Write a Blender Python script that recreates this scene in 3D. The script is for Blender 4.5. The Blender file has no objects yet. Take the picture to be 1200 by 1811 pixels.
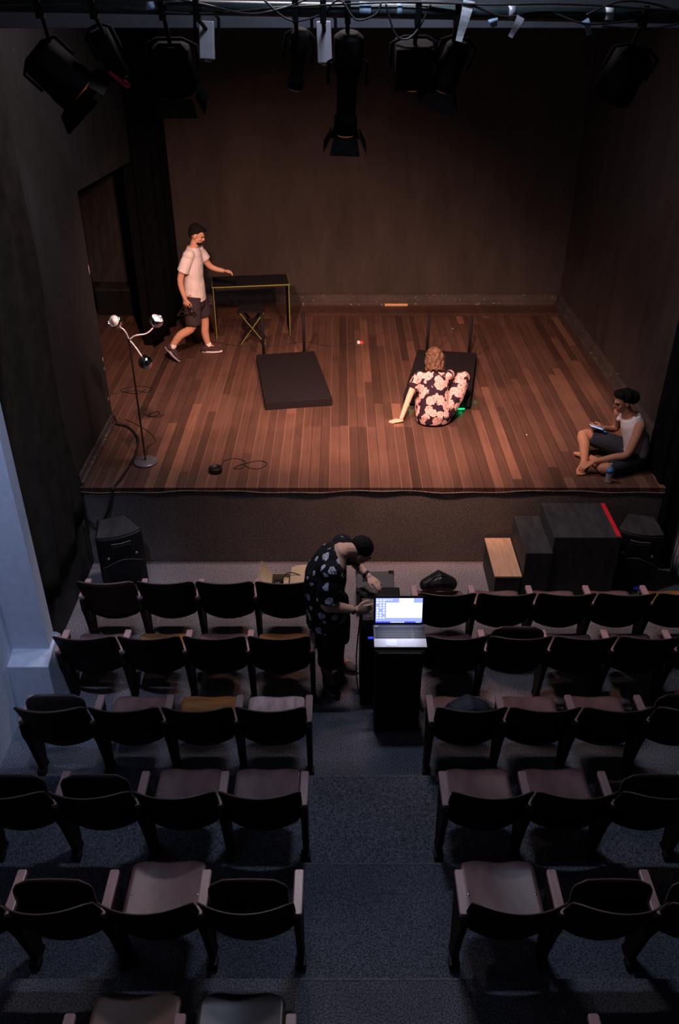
import bpy, bmesh, math, random
from mathutils import Vector as V, Matrix
R = math.radians
random.seed(7)
S = bpy.context.scene
COL = S.collection
# ------------------------------------------------------------------ camera, world, lights
SZ = 0.9            # stage height
cam = bpy.data.cameras.new('camera'); co = bpy.data.objects.new('camera', cam); COL.objects.link(co)
co.location = (0, 0, 5.1); co.rotation_euler = (R(90 - 31.9), 0, 0)
cam.sensor_fit = 'VERTICAL'; cam.sensor_height = 36; cam.lens = 36 * 1493 / 1811; cam.clip_start = .05; cam.clip_end = 60
S.camera = co
S.view_settings.view_transform = 'Standard'; S.view_settings.look = 'None'
S.view_settings.exposure = 0.0; S.view_settings.gamma = 1; S.view_settings.use_curve_mapping = False
W = bpy.data.worlds.new('world'); S.world = W; W.use_nodes = True
W.node_tree.nodes['Background'].inputs[0].default_value = (.35, .42, .6, 1)
W.node_tree.nodes['Background'].inputs[1].default_value = .004

def light(name, kind, loc, target, power, color, size=.2, size_y=None, cone=50, blend=.6, parent=None):
    l = bpy.data.lights.new(name, kind); l.energy = power; l.color = color
    if kind == 'AREA':
        l.size = size
        if size_y: l.shape = 'RECTANGLE'; l.size_y = size_y
    elif kind == 'SPOT':
        l.shadow_soft_size = size; l.spot_size = R(cone); l.spot_blend = blend
    else: l.shadow_soft_size = size
    o = bpy.data.objects.new(name, l); COL.objects.link(o); o.location = loc
    d = V(target) - V(loc); o.rotation_euler = d.to_track_quat('-Z', 'Y').to_euler()
    return o
WARM = (1, .54, .40); WARM2 = (1, .53, .385)
light('stage_lamp_light', 'SPOT', (.72, 6.36, 4.38), (.95, 9.3, .9), 1180, WARM, .09, cone=70, blend=.95)
light('stage_lamp_light', 'SPOT', (-1.08, 6.38, 4.36), (-.9, 10.5, 1.1), 900, WARM2, .09, cone=76, blend=.9)
light('stage_lamp_light', 'SPOT', (.48, 6.3, 4.42), (1.3, 6.75, 0), 95, WARM, .1, cone=95, blend=1)
light('stage_lamp_light', 'SPOT', (.05, 6.42, 4.18), (.3, 9.2, .9), 420, WARM2, .12, cone=88, blend=1)
HOUSE = [((-.3, 7.3, 6.15), (-.2, 4.4, 0), 150, (1, .84, .88), 1.6, .22),
         ((.3, 5.5, 6.2), (.3, 4.9, 0), 48, (.66, .75, 1), .7, .22),
         ((-.9, 1.2, 6.15), (-1.5, 4.0, .6), 1, (.45, .6, 1), .6, .3)]
for a in HOUSE: light('house_area_light', 'AREA', a[0], a[1], a[2], a[3], a[4], a[5])  # added area lights, out of view, for the overhead house light
light('pier_fill_light', 'SPOT', (-1.3, 2.6, 5.9), (-2.55, 5.0, 1.6), 420, (.50, .62, 1), .08, cone=34, blend=.8)  # added cool spot, out of view, that brightens the pier front

# ------------------------------------------------------------------ materials
def nodes(name):
    m = bpy.data.materials.new(name); m.use_nodes = True; n = m.node_tree.nodes; return m, n, m.node_tree.links, n['Principled BSDF']
def mat(name, col, rough=.6, metal=0, spec=.5, noise=0, scale=20, bump=0, bscale=60, emit=None, es=1, coat=0, stretch=(1, 1, 1), trans=0, sheen=0):
    m, n, l, p = nodes(name)
    p.inputs['Base Color'].default_value = (*col, 1); p.inputs['Roughness'].default_value = rough
    p.inputs['Metallic'].default_value = metal; p.inputs['Specular IOR Level'].default_value = spec
    p.inputs['Coat Weight'].default_value = coat; p.inputs['Transmission Weight'].default_value = trans
    p.inputs['Sheen Weight'].default_value = sheen
    if emit: p.inputs['Emission Color'].default_value = (*emit, 1); p.inputs['Emission Strength'].default_value = es
    tc = n.new('ShaderNodeTexCoord'); mp = n.new('ShaderNodeMapping'); mp.inputs['Scale'].default_value = stretch
    l.new(tc.outputs['Object'], mp.inputs[0])
    t = n.new('ShaderNodeTexNoise'); t.inputs['Scale'].default_value = scale; t.inputs['Detail'].default_value = 4
    l.new(mp.outputs[0], t.inputs[0])
    r = n.new('ShaderNodeValToRGB'); k = noise if noise else .06
    r.color_ramp.elements[0].position = .3; r.color_ramp.elements[1].position = .7
    r.color_ramp.elements[0].color = (*[c * (1 - k) for c in col], 1); r.color_ramp.elements[1].color = (*[min(1, c * (1 + k)) for c in col], 1)
    l.new(t.outputs[0], r.inputs[0]); l.new(r.outputs[0], p.inputs['Base Color'])
    if bump:
        t2 = n.new('ShaderNodeTexNoise'); t2.inputs['Scale'].default_value = bscale; l.new(mp.outputs[0], t2.inputs[0])
        b = n.new('ShaderNodeBump'); b.inputs['Strength'].default_value = bump; b.inputs['Distance'].default_value = .01
        l.new(t2.outputs[0], b.inputs['Height']); l.new(b.outputs[0], p.inputs['Normal'])
    return m
def math_(n, l, op, a, b=None, c=None):
    x = n.new('ShaderNodeMath'); x.operation = op
    for i, v in enumerate((a, b, c)):
        if v is None: continue
        if isinstance(v, (int, float)): x.inputs[i].default_value = v
        else: l.new(v, x.inputs[i])
    return x.outputs[0]
def plank_mat():
    m, n, l, p = nodes('stage_planks')
    g = n.new('ShaderNodeNewGeometry'); s = n.new('ShaderNodeSeparateXYZ'); l.new(g.outputs['Position'], s.inputs[0])
    M = lambda *a: math_(n, l, *a)
    # border boards at the back run across the stage
    back = M('GREATER_THAN', s.outputs[1], 12.3)
    front = M('MULTIPLY', M('LESS_THAN', s.outputs[1], 8.56), M('MULTIPLY', M('GREATER_THAN', s.outputs[0], -.408), M('LESS_THAN', s.outputs[0], 1.326)))
    u0 = M('DIVIDE', s.outputs[0], .102); u1 = M('DIVIDE', s.outputs[1], .14)
    u = M('ADD', M('MULTIPLY', u0, M('SUBTRACT', 1, back)), M('MULTIPLY', u1, back))
    v = M('ADD', M('MULTIPLY', s.outputs[1], M('SUBTRACT', 1, back)), M('MULTIPLY', s.outputs[0], back))
    i = M('FLOOR', u); f = M('FRACT', u)
    wn = n.new('ShaderNodeTexWhiteNoise'); wn.noise_dimensions = '1D'; l.new(M('ADD', i, M('MULTIPLY', front, 91)), wn.inputs['W'])
    seg = M('FLOOR', M('DIVIDE', M('ADD', v, M('MULTIPLY', wn.outputs[0], 5)), 2.3))
    seg = M('MULTIPLY', seg, M('SUBTRACT', 1, front))
    w2 = n.new('ShaderNodeTexWhiteNoise'); w2.noise_dimensions = '2D'
    cb = n.new('ShaderNodeCombineXYZ'); l.new(M('ADD', i, M('MULTIPLY', front, 91)), cb.inputs[0]); l.new(seg, cb.inputs[1]); l.new(cb.outputs[0], w2.inputs['Vector'])
    r = n.new('ShaderNodeValToRGB'); e = r.color_ramp.elements
    e[0].position = 0; e[0].color = (.046, .024, .018, 1); e[1].position = 1; e[1].color = (.20, .100, .066, 1)
    for pos, c in ((.08, (.070, .036, .026)), (.55, (.088, .044, .032)), (.92, (.114, .058, .042))):
        x = e.new(pos); x.color = (*c, 1)
    l.new(w2.outputs[0], r.inputs[0])
    # grain
    tc = n.new('ShaderNodeMapping'); tc.inputs['Scale'].default_value = (30, 1.3, 1); l.new(g.outputs['Position'], tc.inputs[0])
    t = n.new('ShaderNodeTexNoise'); t.inputs['Scale'].default_value = 1.2; t.inputs['Detail'].default_value = 6; l.new(tc.outputs[0], t.inputs[0])
    t3 = n.new('ShaderNodeTexNoise'); t3.inputs['Scale'].default_value = 1.6; t3.inputs['Detail'].default_value = 5; l.new(g.outputs['Position'], t3.inputs[0])
    k = M('ADD', M('MULTIPLY', t.outputs[0], .8), M('MULTIPLY', t3.outputs[0], .9))
    k = M('ADD', k, .15)
    mx = n.new('ShaderNodeVectorMath'); mx.operation = 'SCALE'; l.new(r.outputs[0], mx.inputs[0]); l.new(k, mx.inputs['Scale'])
    # dusty pale joints on some boards, dark on others
    edge = M('LESS_THAN', f, .04)
    w3 = n.new('ShaderNodeTexWhiteNoise'); w3.noise_dimensions = '1D'; l.new(M('ADD', i, 17.3), w3.inputs['W'])
    pale = M('GREATER_THAN', w3.outputs[0], .45)
    jc = n.new('ShaderNodeMix'); jc.data_type = 'RGBA'; l.new(pale, jc.inputs[0])
    jc.inputs[6].default_value = (.018, .008, .006, 1); jc.inputs[7].default_value = (.22, .125, .090, 1)
    mm = n.new('ShaderNodeMix'); mm.data_type = 'RGBA'; l.new(edge, mm.inputs[0]); l.new(mx.outputs[0], mm.inputs[6]); l.new(jc.outputs[2], mm.inputs[7])
    l.new(mm.outputs[2], p.inputs['Base Color']); p.inputs['Roughness'].default_value = .62; p.inputs['Specular IOR Level'].default_value = .25
    return m
def speck(name, c0, c1, scale=170, rough=.95, big=.35, bump=.25):
    m, n, l, p = nodes(name)
    g = n.new('ShaderNodeNewGeometry')
    t = n.new('ShaderNodeTexNoise'); t.inputs['Scale'].default_value = scale; t.inputs['Detail'].default_value = 3; l.new(g.outputs['Position'], t.inputs[0])
    r = n.new('ShaderNodeValToRGB'); r.color_ramp.elements[0].position = .38; r.color_ramp.elements[1].position = .66
    r.color_ramp.elements[0].color = (*c0, 1); r.color_ramp.elements[1].color = (*c1, 1); l.new(t.outputs[0], r.inputs[0])
    t2 = n.new('ShaderNodeTexNoise'); t2.inputs['Scale'].default_value = 1.7; t2.inputs['Detail'].default_value = 5; l.new(g.outputs['Position'], t2.inputs[0])
    k = math_(n, l, 'MULTIPLY_ADD', t2.outputs[0], 2 * big, 1 - big)
    s = n.new('ShaderNodeVectorMath'); s.operation = 'SCALE'; l.new(r.outputs[0], s.inputs[0]); l.new(k, s.inputs['Scale'])
    l.new(s.outputs[0], p.inputs['Base Color']); p.inputs['Roughness'].default_value = rough; p.inputs['Specular IOR Level'].default_value = .15
    b = n.new('ShaderNodeBump'); b.inputs['Strength'].default_value = bump; b.inputs['Distance'].default_value = .004
    l.new(t.outputs[0], b.inputs['Height']); l.new(b.outputs[0], p.inputs['Normal'])
    return m
def scuffed(name, base, chip, thr=.66, sc=(3, 3, .8), rough=.8):
    """black painted wall: vertical streaks and small chips of bare plaster"""
    m, n, l, p = nodes(name)
    g = n.new('ShaderNodeNewGeometry'); mp = n.new('ShaderNodeMapping'); mp.inputs['Scale'].default_value = sc; l.new(g.outputs['Position'], mp.inputs[0])
    t = n.new('ShaderNodeTexNoise'); t.inputs['Scale'].default_value = 1.1; t.inputs['Detail'].default_value = 8; t.inputs['Roughness'].default_value = .62; l.new(mp.outputs[0], t.inputs[0])
    r = n.new('ShaderNodeValToRGB'); r.color_ramp.elements[0].position = .35; r.color_ramp.elements[1].position = .72
    r.color_ramp.elements[0].color = (*[c * .8 for c in base], 1); r.color_ramp.elements[1].color = (*[c * 1.25 for c in base], 1); l.new(t.outputs[0], r.inputs[0])
    t2 = n.new('ShaderNodeTexNoise'); t2.inputs['Scale'].default_value = 26; t2.inputs['Detail'].default_value = 3; l.new(g.outputs['Position'], t2.inputs[0])
    c = math_(n, l, 'GREATER_THAN', t2.outputs[0], thr + .08)
    mm = n.new('ShaderNodeMix'); mm.data_type = 'RGBA'; l.new(c, mm.inputs[0]); l.new(r.outputs[0], mm.inputs[6]); mm.inputs[7].default_value = (*chip, 1)
    l.new(mm.outputs[2], p.inputs['Base Color']); p.inputs['Roughness'].default_value = rough; p.inputs['Specular IOR Level'].default_value = .25
    b = n.new('ShaderNodeBump'); b.inputs['Strength'].default_value = .3; b.inputs['Distance'].default_value = .01
    l.new(t.outputs[0], b.inputs['Height']); l.new(b.outputs[0], p.inputs['Normal'])
    return m
def floral(name, ground, petal, vein, scale, thr, rnd=1., pw=.35):
    m, n, l, p = nodes(name)
    tc = n.new('ShaderNodeTexCoord')
    ns = n.new('ShaderNodeTexNoise'); ns.inputs['Scale'].default_value = scale * 1.6; ns.inputs['Detail'].default_value = 2; l.new(tc.outputs['Object'], ns.inputs[0])
    mixv = n.new('ShaderNodeVectorMath'); mixv.operation = 'MULTIPLY_ADD'
    l.new(ns.outputs['Color'], mixv.inputs[0]); mixv.inputs[1].default_value = (pw / scale * 2,) * 3; l.new(tc.outputs['Object'], mixv.inputs[2])
    vo = n.new('ShaderNodeTexVoronoi'); vo.inputs['Scale'].default_value = scale; vo.inputs['Randomness'].default_value = rnd; l.new(mixv.outputs[0], vo.inputs['Vector'])
    inside = math_(n, l, 'LESS_THAN', vo.outputs['Distance'], thr)
    v2 = n.new('ShaderNodeTexVoronoi'); v2.feature = 'DISTANCE_TO_EDGE'; v2.inputs['Scale'].default_value = scale * 2.6; l.new(mixv.outputs[0], v2.inputs['Vector'])
    ve = math_(n, l, 'LESS_THAN', v2.outputs['Distance'], .045)
    a = n.new('ShaderNodeMix'); a.data_type = 'RGBA'; l.new(ve, a.inputs[0]); a.inputs[6].default_value = (*petal, 1); a.inputs[7].default_value = (*vein, 1)
    b = n.new('ShaderNodeMix'); b.data_type = 'RGBA'; l.new(inside, b.inputs[0]); b.inputs[6].default_value = (*ground, 1); l.new(a.outputs[2], b.inputs[7])
    l.new(b.outputs[2], p.inputs['Base Color']); p.inputs['Roughness'].default_value = .85; p.inputs['Specular IOR Level'].default_value = .2
    return m
M_ = dict(
    planks=plank_mat(),
    carpet=speck('grey_speckled_carpet', (.045, .040, .044), (.42, .37, .385), 120),
    aisle=speck('worn_carpet', (.050, .056, .069), (.225, .24, .285), 110, big=.45),
    nosing=speck('carpet_edge', (.10, .11, .12), (.26, .27, .30), 110),
    apron=speck('brown_felt', (.090, .076, .070), (.25, .205, .185), 90, big=.4),
    blackwall=scuffed('black_wall', (.034, .031, .030), (.10, .095, .09)), lwall=scuffed('black_side_wall', (.021, .0195, .019), (.10, .095, .09)),
    backwall=scuffed('dark_brown_wall', (.052, .040, .035), (.12, .10, .09), .70),
    housewall=scuffed('dark_house_wall', (.055, .053, .056), (.12, .11, .11), .70),
    bluewhite=mat('pale_painted_plaster', (.55, .58, .66), .75, bump=.15, bscale=30),
    dark=mat('matt_black', (.0065, .0065, .0075), .75, spec=.2),
    drape=mat('black_drape_cloth', (.016, .014, .012), .95, spec=.1, noise=.3, scale=6, bump=.3, bscale=40),
    velvet=mat('black_velvet', (.004, .004, .004), 1, spec=.05),
    molding=scuffed('scuffed_molding', (.075, .058, .052), (.35, .30, .27), .60, (3, 3, 3)),
    ceil=mat('dark_ceiling', (.03, .03, .033), .9),
    beam=mat('grey_painted_beam', (.07, .067, .078), .7, noise=.15, scale=5, bump=.2, bscale=20),
    pipe=mat('green_grey_pipe', (.022, .036, .037), .5, metal=.3, noise=.3, scale=8),
    tape=mat('pale_cloth_tape', (.55, .56, .58), .6, noise=.2, scale=30),
    bluetape=mat('blue_grey_tape', (.22, .32, .42), .6, noise=.2, scale=30),
    chairback=mat('black_brown_plywood', (.010, .007, .006), .75, spec=.12, noise=.3, scale=3, stretch=(1, 1, 8)),
    brownback=mat('dark_brown_plywood', (.028, .013, .009), .7, spec=.15, noise=.3, scale=3, stretch=(1, 1, 8)),
    rim=mat('worn_plywood_edge', (.085, .05, .04), .5),
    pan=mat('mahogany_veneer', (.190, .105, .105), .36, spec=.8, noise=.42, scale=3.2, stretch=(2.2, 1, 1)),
    panshaded=mat('shaded_veneer', (.034, .022, .023), .38, spec=.6, noise=.35, scale=3.2, stretch=(2, 1, 1)),  # pan veneer darkened: shade of tipped-up seats put into the colour
    panorange=mat('orange_oak_veneer', (.30, .125, .040), .36, spec=.6, noise=.3, scale=4, stretch=(1, 6, 1)),
    panbrown=mat('brown_veneer', (.15, .085, .06), .5, noise=.2, scale=4),
    panpale=mat('pale_glossy_veneer', (.50, .38, .40), .30, spec=.8, noise=.35, scale=5, stretch=(4, 1, 1)),  # paler, glossier veneer tone for a single seat
    arm=mat('red_brown_arm_wood', (.40, .25, .25), .34, spec=.6, noise=.25, scale=7, stretch=(6, 1, 1)),
    standard=mat('dark_brown_standard', (.016, .011, .009), .7, spec=.2, noise=.3, scale=4),
    screw=mat('steel_screw', (.75, .72, .70), .3, metal=1),
    chrome=mat('chrome', (.80, .80, .82), .07, metal=1),
    chromebase=mat('brushed_chrome', (.19, .19, .22), .28, metal=.4),
    lampwhite=mat('white_enamel', (.85, .85, .85), .5),
    pole=mat('dark_pole', (.05, .035, .032), .35, metal=.6),
    black=mat('black_plastic', (.0055, .0055, .0065), .5, spec=.3), iron=mat('black_lantern_paint', (.0022, .0022, .0022), .85, spec=.06),
    cloth=mat('black_cotton', (.013, .0105, .0125), .95, spec=.1, noise=.12, scale=60),
    rubber=mat('black_rubber', (.012, .011, .011), .55, spec=.4),
    yellow=mat('yellow_green_edge', (.30, .31, .05), .6),
    wood=mat('raw_pine_board', (.62, .36, .22), .6, noise=.15, scale=5, stretch=(6, 1, 1)),
    stepblack=mat('worn_black_step', (.026, .025, .026), .7, noise=.5, scale=4, stretch=(4, 1, 1), bump=.2),
    redtape=mat('red_tape', (.70, .015, .03), .5),
    card=mat('corrugated_cardboard', (.56, .42, .26), .85, noise=.08, scale=12),
    skin=mat('warm_skin', (.62, .33, .22), .6, spec=.3, noise=.06, scale=8),
    skintan=mat('tan_skin', (.46, .23, .14), .6, spec=.3, noise=.06, scale=8),
    skindim=mat('olive_skin', (.58, .37, .28), .6, spec=.3, noise=.06, scale=8),
    skinpale=mat('light_skin', (.72, .43, .32), .6, spec=.3, noise=.05, scale=8),
    hairblack=mat('black_hair', (.006, .0045, .004), .85, spec=.2, bump=.6, bscale=90),
    hairbrown=mat('light_brown_wavy_hair', (.10, .050, .030), .7, spec=.3, noise=.55, scale=30, bump=.8, bscale=70),
    shirtwhite=mat('white_cotton', (.78, .70, .68), .85, spec=.2, noise=.05, scale=10, bump=.35, bscale=14),
    shorts=mat('dark_purple_shorts', (.050, .035, .042), .9, spec=.15, noise=.15, scale=10, bump=.3, bscale=14),
    shortsnavy=mat('navy_black_shorts', (.024, .028, .038), .9, spec=.15, bump=.3, bscale=14),
    shortsblue=mat('dark_blue_grey_shorts', (.035, .040, .055), .9, spec=.15, bump=.3, bscale=14),
    shoedark=mat('dark_plum_canvas', (.045, .022, .026), .8),
    shoeblack=mat('black_mesh_fabric', (.012, .013, .015), .8),
    shoegrey=mat('brown_grey_canvas', (.10, .08, .072), .8),
    sole=mat('off_white_rubber', (.75, .66, .66), .7),
    solegrey=mat('grey_rubber', (.36, .31, .34), .7),
    sock=mat('white_sock', (.85, .80, .78), .9),
    swoosh=mat('pale_blue_swoosh', (.30, .45, .50), .5),
    dress=floral('pink_floral_on_plum', (.022, .010, .020), (.64, .42, .39), (.22, .10, .11), 11.5, .60, pw=.30),
    shirtfloral=floral('pale_flowers_on_black', (.008, .009, .013), (.62, .67, .82), (.03, .04, .08), 11, .34, pw=.30),
    eye=mat('eye', (.02, .012, .01), .2), lip=mat('lip', (.42, .16, .13), .6),
    silver=mat('silver_grey_plastic', (.55, .52, .56), .4, metal=.3),
    lapgrey=mat('grey_laptop_deck', (.11, .10, .125), .4),
    lapwhite=mat('pearl_palm_rest', (.80, .74, .77), .35),
    key=mat('black_key', (.012, .012, .015), .5),
    scr_bg=mat('screen_wallpaper', (.1, .1, .1), .5, emit=(.36, .45, 1), es=1.1),
    scr_win=mat('screen_window', (.1, .1, .1), .5, emit=(.93, .95, 1), es=1.6),
    scr_bar=mat('screen_taskbar', (.01, .01, .05), .5, emit=(.06, .09, .75), es=1.0),
    bluelight=mat('blue_indicator', (.01, .03, .3), .4, emit=(.01, .05, .9), es=.5),
    green=mat('green_led', (.01, .3, .1), .4, emit=(.02, 1, .35), es=.8),
    greydev=mat('grey_metal_box', (.085, .082, .088), .5, noise=.1),
    greylight=mat('pale_grey_plastic', (.30, .29, .31), .5),
    bag=mat('navy_canvas_bag', (.020, .027, .045), .7),
    blackbag=mat('black_leather_bag', (.010, .010, .011), .4, bump=.5, bscale=20),
    phone=mat('lit_phone_screen', (.1, .1, .1), .4, emit=(.30, .55, 1), es=1.0),
    bottle=mat('clear_plastic', (.80, .84, .9), .12, trans=.75),
    label=mat('blue_label', (.02, .20, .62), .5), cap=mat('blue_cap', (.02, .20, .60), .5),
    housing=mat('silver_housing', (.36, .34, .36), .4, metal=.2),
    lens=mat('warm_lens', (.05, .03, .02), .2, emit=(1, .30, .08), es=.12),
    redfilter=mat('red_filter', (.35, .01, .02), .5),
    scuff=mat('bare_plaster_scuff', (.34, .31, .32), .9, noise=.3, scale=30),
    paper=mat('paper_scrap', (.9, .82, .78), .8),
    redplug=mat('red_plug', (.6, .05, .03), .5),
    cloudglass=mat('spectacle_frame', (.02, .02, .02), .3),
)

# ------------------------------------------------------------------ mesh helpers
def cr(pts, k=6):
    """catmull-rom through points (Vectors or tuples of any length)"""
    P = [tuple(p) for p in pts]; out = []
    for i in range(len(P) - 1):
        p0, p1, p2, p3 = P[max(i - 1, 0)], P[i], P[i + 1], P[min(i + 2, len(P) - 1)]
        for j in range(k):
            t = j / k
            out.append(tuple(.5 * (2 * b + (c - a) * t + (2 * a - 5 * b + 4 * c - d) * t * t + (3 * b - a - 3 * c + d) * t ** 3) for a, b, c, d in zip(p0, p1, p2, p3)))
    out.append(P[-1]); return out
class B:
    def __init__(s): s.bm = bmesh.new(); s.mi = 0
    def face(s, vs):
        try: f = s.bm.faces.new(vs); f.material_index = s.mi; return f
        except ValueError: return None
    def box(s, x0, x1, y0, y1, z0, z1, M=None):
        c = [(x, y, z) for z in (z0, z1) for y in (y0, y1) for x in (x0, x1)]
        v = [s.bm.verts.new((M @ V(p)) if M else p) for p in c]
        for q in ((0, 2, 3, 1), (4, 5, 7, 6), (0, 1, 5, 4), (2, 6, 7, 3), (0, 4, 6, 2), (1, 3, 7, 5)): s.face([v[i] for i in q])
        return s
    def ring(s, c, a, b, ra, rb, n): return [s.bm.verts.new(c + a * (ra * math.cos(2 * math.pi * i / n)) + b * (rb * math.sin(2 * math.pi * i / n))) for i in range(n)]
    def tube(s, pts, rad, n=12, side=None, round_=True, smooth=0):
        """swept tube; rad: number or list of numbers / (ra, rb); ra is measured along `side`"""
        pts = [V(p) for p in pts]
        if not isinstance(rad, (list,)): rad = [rad] * len(pts)
        rad = [r if isinstance(r, tuple) else (r, r) for r in rad]
        if smooth:
            q = cr([(*p, *r) for p, r in zip(pts, rad)], smooth); pts = [V(p[:3]) for p in q]; rad = [(p[3], p[4]) for p in q]
        rings = []; prev = V(side) if side is not None else None
        T = []
        for i in range(len(pts)):
            t = pts[min(i + 1, len(pts) - 1)] - pts[max(i - 1, 0)]; T.append(t.normalized() if t.length > 1e-9 else V((0, 0, 1)))
        if prev is None: prev = T[0].orthogonal()
        fixed = V(side) if side is not None else None
        def add(c, t, r):
            nonlocal prev
            ref = fixed if fixed is not None and abs(fixed.normalized().dot(t)) < .95 else prev
            a = (ref - t * ref.dot(t)).normalized(); prev = a; rings.append(s.ring(c, a, t.cross(a), r[0], r[1], n))
        if round_:
            for k in (80, 55, 28):
                c_, s_ = math.cos(R(k)), math.sin(R(k)); m = min(rad[0]); add(pts[0] - T[0] * m * s_, T[0], (rad[0][0] * c_, rad[0][1] * c_))
        for p, t, r in zip(pts, T, rad): add(p, t, r)
        if round_:
            for k in (28, 55, 80):
                c_, s_ = math.cos(R(k)), math.sin(R(k)); m = min(rad[-1]); add(pts[-1] + T[-1] * m * s_, T[-1], (rad[-1][0] * c_, rad[-1][1] * c_))
        for A, Bq in zip(rings, rings[1:]):
            for i in range(n): s.face([A[i], A[(i + 1) % n], Bq[(i + 1) % n], Bq[i]])
        s.face(rings[0][::-1]); s.face(rings[-1]); return s
    def ell(s, c, r, M=None, sub=2):
        g = bmesh.ops.create_icosphere(s.bm, subdivisions=sub, radius=1)
        M = M or Matrix.Identity(3)
        for v in g['verts']: v.co = V(c) + M @ V((v.co.x * r[0], v.co.y * r[1], v.co.z * r[2]))
        for v in g['verts']:
            for f in v.link_faces: f.material_index = s.mi
        return s
    def lathe(s, c, prof, n=24, axis=V((0, 0, 1))):
        axis = V(axis).normalized(); a = axis.orthogonal().normalized(); b = axis.cross(a); rs = []
        for r, h in prof: rs.append(s.ring(V(c) + axis * h, a, b, max(r, 1e-4), max(r, 1e-4), n))
        for A, Bq in zip(rs, rs[1:]):
            for i in range(n): s.face([A[i], A[(i + 1) % n], Bq[(i + 1) % n], Bq[i]])
        s.face(rs[0][::-1]); s.face(rs[-1]); return s
    def prism(s, out, axis, a0, a1, M=None):
        """out: 2-D outline; axis 0/1/2 is the extrusion axis"""
        def P(u, v, w):
            p = [0, 0, 0]; o = [i for i in range(3) if i != axis]; p[o[0]] = u; p[o[1]] = v; p[axis] = w; p = V(p); return M @ p if M else p
        A = [s.bm.verts.new(P(u, v, a0)) for u, v in out]; Bq = [s.bm.verts.new(P(u, v, a1)) for u, v in out]; n = len(out)
        s.face(A[::-1]); s.face(Bq)
        for i in range(n): s.face([A[i], A[(i + 1) % n], Bq[(i + 1) % n], Bq[i]])
        return s
    def grid(s, f, nu, nv, closed=False):
        g = [[s.bm.verts.new(f(i / nu, j / nv)) for j in range(nv + 1)] for i in range(nu + 1)]
        for i in range(nu):
            for j in range(nv): s.face([g[i][j], g[i + 1][j], g[i + 1][j + 1], g[i][j + 1]])
        return s
def empty(name, loc, rz=0):
    o = bpy.data.objects.new(name, None); o.empty_display_size = .1; COL.objects.link(o); o.location = loc; o.rotation_euler = (0, 0, rz); return o
def tag(o, label=None, cat=None, group=None, kind=None):
    if label: o['label'] = label
    if cat: o['category'] = cat
    if group: o['group'] = group
    if kind: o['kind'] = kind
    return o
def mods(o, bev=0, solid=0, rim=False, sub=0, voxel=0, sm=0, disp=0, dscale=.02):
    if solid:
        m = o.modifiers.new('s', 'SOLIDIFY'); m.thickness = solid; m.offset = 0
        if rim: m.material_offset_rim = 1
    if voxel:
        m = o.modifiers.new('r', 'REMESH'); m.mode = 'VOXEL'; m.voxel_size = voxel; m.use_smooth_shade = True
    if sm: m = o.modifiers.new('sm', 'SMOOTH'); m.factor = .5; m.iterations = sm
    if disp:
        t = bpy.data.textures.new('d', 'CLOUDS'); t.noise_scale = dscale; m = o.modifiers.new('d', 'DISPLACE'); m.texture = t; m.strength = disp; m.mid_level = .5
    if bev: m = o.modifiers.new('b', 'BEVEL'); m.width = bev; m.segments = 2; m.limit_method = 'ANGLE'
    if sub: m = o.modifiers.new('sub', 'SUBSURF'); m.levels = sub; m.render_levels = sub
def part(name, b, m, parent=None, loc=None, local=False, smooth=False, bake=True, **k):
    """link a B as one mesh object; world-space geometry unless local=True"""
    me = bpy.data.meshes.new(name); bmesh.ops.recalc_face_normals(b.bm, faces=b.bm.faces)
    b.bm.to_mesh(me); b.bm.free()
    for x in (m if isinstance(m, (list, tuple)) else [m]): me.materials.append(x)
    o = bpy.data.objects.new(name, me); COL.objects.link(o)
    base = V(loc) if loc is not None else (V(parent.location) if parent is not None and not local else V((0, 0, 0)))
    if parent is not None and parent.parent is not None and not local and loc is None:
        base = V(parent.parent.location) + V(parent.location)
    if parent is None and loc is None:
        xs = [v.co for v in me.vertices]; base = V(((min(c.x for c in xs) + max(c.x for c in xs)) / 2, (min(c.y for c in xs) + max(c.y for c in xs)) / 2, min(c.z for c in xs)))
    if not local: me.transform(Matrix.Translation(-base))
    if parent is not None:
        o.parent = parent
        if loc is not None and not local: o.location = V(loc) - V(parent.location)
    elif not local: o.location = base
    for f in me.polygons: f.use_smooth = smooth
    if k:
        mods(o, **k)
        if (k.get('voxel') or k.get('sub')) and bake:
            bpy.context.view_layer.update()
            dg = bpy.context.evaluated_depsgraph_get(); nm = bpy.data.meshes.new_from_object(o.evaluated_get(dg)); nm.name = name
            o.modifiers.clear(); o.data = nm
            for f in nm.polygons: f.use_smooth = True
    return o
def struct(name, b, m, **k): return tag(part(name, b, m, **k), kind='structure')

# ------------------------------------------------------------------ room
XL, XR, XRS = -2.56, 3.40, 3.42
YB = 12.90
struct('floor', B().box(XL - .1, XR + .1, 4.96, 7.25, -.12, 0), M_['carpet'])
struct('floor', B().box(XL - .1, XR + .1, 4.18, 4.96, -.1, .10), M_['aisle'], bev=.006)
struct('floor', B().box(XL - .1, XR + .1, 3.37, 4.18, -.1, .25), M_['aisle'], bev=.006)
struct('floor', B().box(XL - .1, XR + .1, 2.57, 3.37, -.1, .38), M_['aisle'], bev=.006)
struct('floor', B().box(XL - .1, XR + .1, -1.6, 2.57, -.1, .50), M_['aisle'], bev=.006)
for ye, ze in ((4.18, .25), (3.37, .38), (2.57, .50)):
    struct('trim_5', B().box(-.24, .67, ye - .014, ye + .001, ze - .002, ze + .002), M_['nosing'])
b = B().box(-4.6, XRS + .1, 7.20, YB + .1, SZ - .06, SZ); struct('stage_floor', b, M_['planks'])
b = B().box(XL - .05, XR + .05, 7.21, 7.30, 0, SZ - .06); struct('stage_front', b, M_['apron'])
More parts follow.
